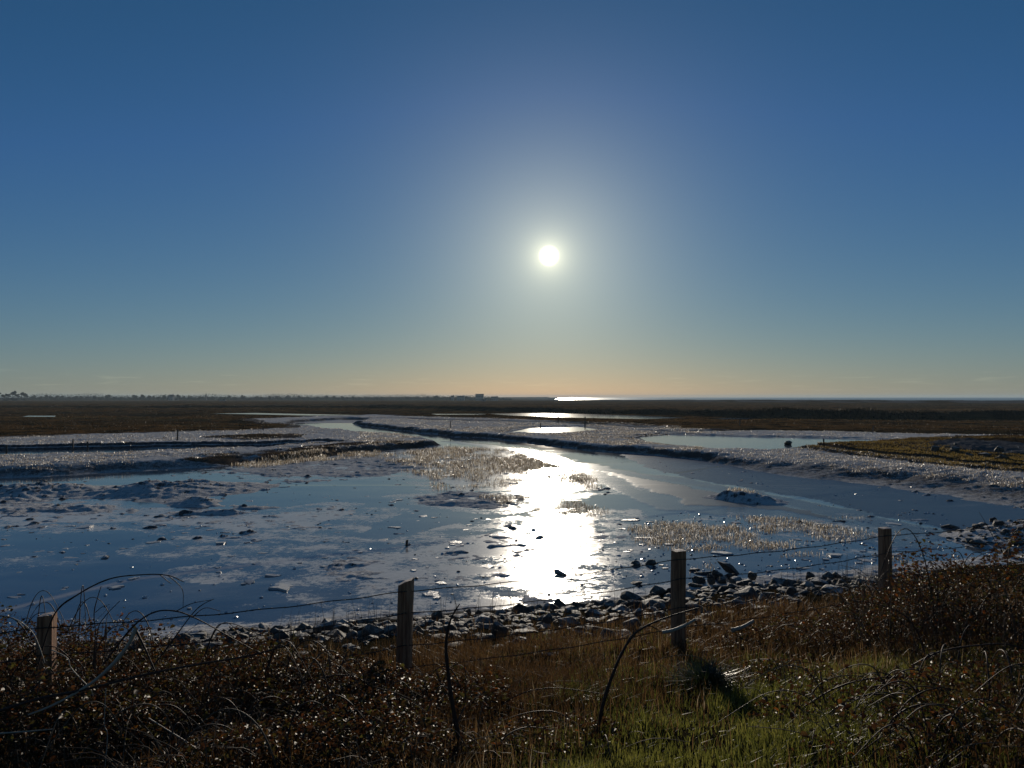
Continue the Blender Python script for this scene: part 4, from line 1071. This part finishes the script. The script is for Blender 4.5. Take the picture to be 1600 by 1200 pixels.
def bramble(u, v, rx, ry, h, nleaf, ncane, label, dens=1.0, arch=(.5, 1.1)):
    nleaf = int(nleaf * .74); ncane = int(ncane * 1.8)
    x0, y0, z0 = ground_hit(u, v)
    root = empty('bramble_bush', (x0, y0, z0))
    a = rng.uniform(0, 6.28, nleaf); r = np.sqrt(rng.random(nleaf)); lx, ly = np.cos(a) * r * rx, np.sin(a) * r * ry
    gl = land(lx + x0, ly + y0) - z0
    lump = 1 + .45 * fbm(lx + x0, ly + y0, .6, 3, 501)
    top = h * np.clip(1 - r ** 3.5, .05, 1) * np.clip(lump, .3, 1.5)
    lz = gl + top * (rng.random(nleaf) ** .55) + .02
    tilt = np.stack([rng.normal(0, .55, nleaf), rng.normal(0, .55, nleaf), np.ones(nleaf)], -1); tilt /= np.linalg.norm(tilt, axis=1)[:, None]
    v_, q_, t_ = leaflets(np.stack([lx, ly, lz], -1), tilt, rng.uniform(.6, 1.0, nleaf) * rng.choice([.026, .040, .052, .066], nleaf, p=[.3, .35, .25, .1]), np.clip(rng.random(nleaf) ** .9, 0, 1))
    me = mesh_from('foliage', v_, q_, None, True); at_ = me.attributes.new('tint', 'FLOAT', 'POINT'); at_.data.foreach_set('value', t_.astype(np.float32))
    link('foliage', me, M_LEAF, root)
    for i in range(ncane):
        a = random.uniform(0, 6.28); rr = math.sqrt(random.random()); bx, by = math.cos(a) * rr * rx * .8, math.sin(a) * rr * ry * .8
        b2_ = random.uniform(0, 6.28); L = random.uniform(*arch); hz = h * random.uniform(.75, 1.35)
        ex, ey = bx + math.cos(b2_) * L, by + math.sin(b2_) * L * .7
        g0 = gz(x0 + bx, y0 + by) - z0; g1 = gz(x0 + ex, y0 + ey) - z0
        pts = [(bx, by, g0 - .05), (bx + (ex - bx) * .22, by + (ey - by) * .22, g0 + hz * .8), (bx + (ex - bx) * .55, by + (ey - by) * .55, (g0 + g1) / 2 + hz), (ex, ey, g1 + hz * random.uniform(.1, .75))]
        link('cane', cane_mesh(pts, .0070, .0025, n=26), M_DRY if i % 4 == 1 else M_CANE, root)
    # a tangle of dry stems inside
    mb = MB()
    for i in range(int(nleaf / 26)):
        a = random.uniform(0, 6.28); rr = math.sqrt(random.random()); bx, by = math.cos(a) * rr * rx, math.sin(a) * rr * ry; g0 = gz(x0 + bx, y0 + by) - z0
        hz = h * random.uniform(.4, 1.05); dx, dy = random.gauss(0, .25), random.gauss(0, .22)
        p = [(bx, by, g0), (bx + dx * .5, by + dy * .5, g0 + hz * .7), (bx + dx, by + dy, g0 + hz * random.uniform(.6, 1))]
        vv, qq = tube(spline(p, 7), np.linspace(.0045, .002, 7), 4); mb.add(vv, qq)
    tag(link('stems', mb.mesh('stems'), M_DRY, root), kind='stuff')
    return tag(root, label, 'bramble', 'bramble bushes on the bank')

BR = [
    (60, 1150, 1.5, 1.1, .84, 11000, 9, 'bramble bush in the bottom left corner below the half hidden post'),
    (300, 1130, 1.4, 1.0, .72, 11000, 9, 'dense bramble bush below the pale bent stem'),
    (500, 1130, 1.2, .95, .50, 9000, 7, 'bramble bush left of the slant topped post'),
    (160, 1190, 1.2, .7, .55, 7000, 5, 'low bramble growth along the bottom edge under the pale bent stem'),
    (470, 1200, 1.3, .7, .42, 7000, 5, 'low bramble growth at the bottom edge left of the dark pointed stem'),
    (-90, 1090, 1.4, 1.0, .90, 6000, 5, 'bramble bush cut off by the left edge of the picture'),
    (78, 1100, .85, .55, 1.0, 6500, 4, 'bramble sprawling right before the half hidden post'),
    (690, 1130, .8, .8, .34, 3600, 3, 'thin bramble patch at the foot of the slant topped post'),
    (800, 1170, .9, .7, .16, 1500, 2, 'sparse bramble sprigs between the two dark stems'),
    (1560, 1010, 1.5, 1.3, 1.0, 13000, 10, 'tall bramble bush heaped at the right edge'),
    (1420, 985, 1.2, 1.1, .55, 7600, 7, 'bramble bush at the foot of the rightmost post'),
    (1250, 1010, 1.2, .9, .34, 3600, 5, 'low bramble bush between the third and rightmost posts'),
    (1560, 1110, 1.0, .9, .40, 1900, 8, 'open arching bramble low at the right edge'),
    (1380, 1120, 1.1, .8, .28, 1500, 7, 'sparse arching bramble over the green grass at the lower right'),
    (1180, 1070, .8, .6, .20, 1100, 3, 'scattered bramble sprigs right of the dark tussock'),
    (1480, 1190, 1.0, .5, .30, 1200, 5, 'bramble sprays along the bottom edge at the right'),
]
for b in BR: bramble(*b)

# canes and stems that stand out one by one
def stem(name, px, Y, r0, r1, mat, label, cat, thorns=False, n=44, group=None, twigs=()):
    pts = [atd(u, v, Y + (dy if len(q) else 0)) for (u, v, *q), dy in [((*p[:2], *p[2:]), p[2] if len(p) > 2 else 0) for p in px]]
    o0 = np.array(pts[0]); root_pts = [tuple(np.array(p) - o0) for p in pts]
    if not twigs:
        o = link(name, cane_mesh(root_pts, r0, r1, thorns, n), mat, None, tuple(o0)); return tag(o, label, cat, group)
    e = empty(name, tuple(o0)); link('cane', cane_mesh(root_pts, r0, r1, thorns, n), mat, e)
    for tw in twigs:
        tp = [tuple(np.array(atd(p[0], p[1], Y)) - o0) for p in tw]; link('twig', cane_mesh(tp, r1 * 1.0, r1 * .5, thorns, 16), mat, e)
    return tag(e, label, cat, group)
stem('bramble_cane', [(52, 1075), (62, 1030), (85, 960), (120, 930), (170, 905), (222, 898), (262, 899), (287, 909)], 6.5, .0085, .004, M_CANE, 'thorny dark cane arching over the ice from the half hidden post', 'cane', True, 60,
     twigs=[[(262, 899), (278, 912), (286, 925), (286, 948)], [(250, 898), (262, 908), (268, 912)]])
stem('bramble_cane', [(160, 1040), (205, 982), (240, 957), (275, 955), (310, 968), (350, 990), (395, 1015)], 6.2, .008, .004, M_CANE, 'thorny cane arching behind the tip of the pale bent stem', 'cane', True, 50,
     twigs=[[(275, 955), (300, 943), (332, 937)], [(300, 965), (320, 950), (345, 955)]])
stem('bramble_cane', [(146, 1045), (149, 990), (147, 958), (153, 932), (158, 916)], 6.4, .006, .003, M_CANE, 'upright thorny shoot pointing up beside the half hidden post', 'cane', True, 24, twigs=[[(149, 957), (160, 948), (172, 944)]])
stem('bramble_cane', [(148, 1050), (153, 985), (165, 962), (187, 939)], 6.3, .005, .0025, M_CANE, 'thin thorny shoot leaning right beside the upright shoot', 'cane', True, 24)
stem('bramble_cane', [(225, 1060), (270, 1000), (300, 960), (316, 945), (334, 936)], 6.3, .006, .0025, M_CANE, 'thin cane slanting up to the right across the dark ice', 'cane', True, 26)
stem('bramble_cane', [(310, 1050), (335, 985), (352, 974), (375, 978), (400, 990)], 6.4, .005, .0025, M_CANE, 'small cane arching down at the right of the left bramble', 'cane', True, 26)
stem('bramble_cane', [(-30, 1120), (60, 1092), (130, 1078), (232, 1053), (310, 1038), (392, 1024), (450, 1008)], 5.6, .013, .006, M_CANE, 'long thick dark cane lying across the left brambles', 'cane', True, 50)
stem('bramble_cane', [(20, 966), (35, 974), (52, 990), (62, 1012), (70, 1036)], 6.1, .005, .003, M_PALE, 'pale dry cane drooping down before the half hidden post', 'cane', False, 24)
stem('dead_stem', [(44, 1117), (80, 1103), (118, 1083), (150, 1062), (178, 1036), (200, 1008), (213, 982)], 5.6, .006, .016, M_PALE, 'thick pale dead stem bending up to a broken tip in the left brambles', 'dead stem', False, 40)
stem('dead_stem', [(213, 986), (225, 1010), (242, 1048)], 5.6, .009, .006, M_CANE, 'dark broken stem hanging from the tip of the pale bent stem', 'dead stem', False, 16)
stem('dead_stem', [(726, 1215), (716, 1150), (706, 1095), (699, 1040), (697, 1005), (701, 978), (709, 958), (718, 944)], 5.4, .020, .004, M_CANE, 'dark tapering stem curving to a point right of the slant topped post', 'dead stem', True, 40, twigs=[[(713, 1130), (726, 1100), (728, 1060), (724, 1030)], [(706, 1090), (690, 1070), (680, 1045)]])
stem('dead_stem', [(920, 1215), (934, 1140), (943, 1098), (957, 1055), (972, 1020), (990, 992), (1012, 977), (1050, 962), (1092, 950)], 5.8, .017, .006, M_CANE, 'dark stem bending over to the right toward the third post', 'dead stem', True, 50, twigs=[[(1000, 983), (1015, 978), (1030, 985)]])
stem('bramble_cane', [(1255, 1105), (1300, 1078), (1345, 1063), (1400, 1058), (1450, 1066), (1485, 1080)], 6.3, .008, .004, M_CANE, 'thorny cane arching low over the green grass', 'cane', True, 44)
stem('bramble_cane', [(1270, 1135), (1325, 1095), (1375, 1085), (1412, 1100), (1445, 1135), (1470, 1180)], 5.9, .008, .004, M_CANE, 'thorny cane arching over and down at the bottom right', 'cane', True, 44)
stem('bramble_cane', [(1425, 1040), (1470, 1018), (1530, 1008), (1580, 1008), (1640, 1030)], 6.6, .009, .005, M_CANE, 'thorny cane arching out past the right edge', 'cane', True, 40)
stem('bramble_cane', [(1448, 1030), (1432, 985), (1408, 958), (1370, 944), (1325, 938)], 7.2, .007, .003, M_CANE, 'thorny cane bending left across the rightmost post', 'cane', True, 40)
stem('bramble_cane', [(1470, 940), (1478, 905), (1462, 880), (1440, 872)], 9.0, .006, .003, M_CANE, 'thin cane curling left above the bramble beside the rightmost post', 'cane', True, 24)
stem('bramble_cane', [(1500, 930), (1510, 890), (1530, 868), (1560, 860)], 9.0, .006, .003, M_CANE, 'thin cane curling right over the tall bramble bush', 'cane', True, 24)
stem('bramble_cane', [(1560, 880), (1556, 850), (1545, 826), (1530, 800)], 9.2, .004, .002, M_CANE, 'single thin twig pointing up past the right hand stone heap', 'cane', False, 20)
stem('dead_stem', [(1541, 1215), (1541, 1180), (1547, 1158), (1560, 1144), (1590, 1136)], 5.6, .009, .004, M_PALE, 'pale dry stem bending right in the bottom right corner', 'dead stem', False, 24)
stem('dead_stem', [(395, 1192), (450, 1186), (500, 1188), (540, 1192)], 5.4, .008, .006, M_CANE, 'short dark stem lying flat at the bottom edge', 'dead stem', False, 20)
stem('dead_stem', [(232, 1122), (300, 1165), (332, 1192)], 5.4, .004, .003, M_PALE, 'thin straight straw slanting down in the left brambles', 'straw', False, 16)
stem('dead_stem', [(80, 1015), (105, 1028), (112, 1045), (140, 1075), (146, 1088)], 5.7, .004, .003, M_PALE, 'curled pale straw above the thick bent stem', 'straw', False, 20)
stem('dead_stem', [(163, 1210), (168, 1150), (163, 1130), (166, 1075)], 5.4, .004, .003, M_PALE, 'upright crooked pale straw in the left brambles', 'straw', False, 20)
stem('dead_stem', [(0, 1146), (40, 1143), (85, 1139)], 5.5, .006, .004, M_PALE, 'straight grey straw at the left edge', 'straw', False, 14)
stem('dead_stem', [(1035, 988), (1050, 985), (1068, 978), (1086, 968)], 7.8, .02, .012, M_PALE, 'bleached broken stick lying before the foot of the third post', 'stick', False, 16)
stem('dead_stem', [(1143, 985), (1160, 980), (1178, 970)], 9.5, .03, .02, M_PALE, 'bleached stick lying on the rocks right of the third post', 'stick', False, 14)
# dry seed heads by the shore
def umbel(u, v, Y, h, label):
    x_, y_, zt = atd(u, v, Y); zb = gz(x_, y_); e = empty('dried_umbel', (x_, y_, zb)); hh = zt - zb
    v_, q_ = tube([(0, 0, -.03), (.01, 0, hh * .5), (0, 0, hh - .05)], [.004, .0035, .0025], 5); link('stem', mesh_from('stem', v_, q_), M_STALK, e)
    mb = MB()
    for i in range(16):
        a = i * 2.4; r = .045 * math.sqrt((i + 1) / 16); v_, q_ = tube([(0, 0, hh - .05), (r * .6 * math.cos(a), r * .6 * math.sin(a), hh - .02), (r * math.cos(a), r * math.sin(a), hh)], [.0012, .001, .0012], 4); mb.add(v_, q_)
        clump((r * math.cos(a), r * math.sin(a), hh), (.008, .008, .005), 5, .005, mb)
    link('seed_head', mb.mesh('seed_head'), M_STALK, e); return tag(e, label, 'dead plant')
umbel(549, 972, 9.5, .5, 'dried flat seed head on a stalk before the rocks left of the slant topped post')
umbel(607, 962, 9.8, .5, 'dried seed head close to the left side of the slant topped post')

# ------------------------------------------------------------------ the hazy air
hv = np.array([(x, y, z) for z in (-4.5, 16.0) for y in (-40, 7200) for x in (-6800, 6800)], float)
hm = mesh_from('haze', hv, [[0, 2, 3, 1], [4, 5, 7, 6], [0, 1, 5, 4], [2, 6, 7, 3], [0, 4, 6, 2], [1, 3, 7, 5]], smooth=False)
k = NT('hazy air')
pv_ = k.n('ShaderNodeVolumePrincipled'); pv_.inputs['Color'].default_value = (.62, .80, .92, 1); pv_.inputs['Density'].default_value = HAZE = .00016; pv_.inputs['Anisotropy'].default_value = .15
k.l(pv_.outputs[0], k.out.inputs['Volume'])
tag(link('haze', hm, k.m), kind='stuff')
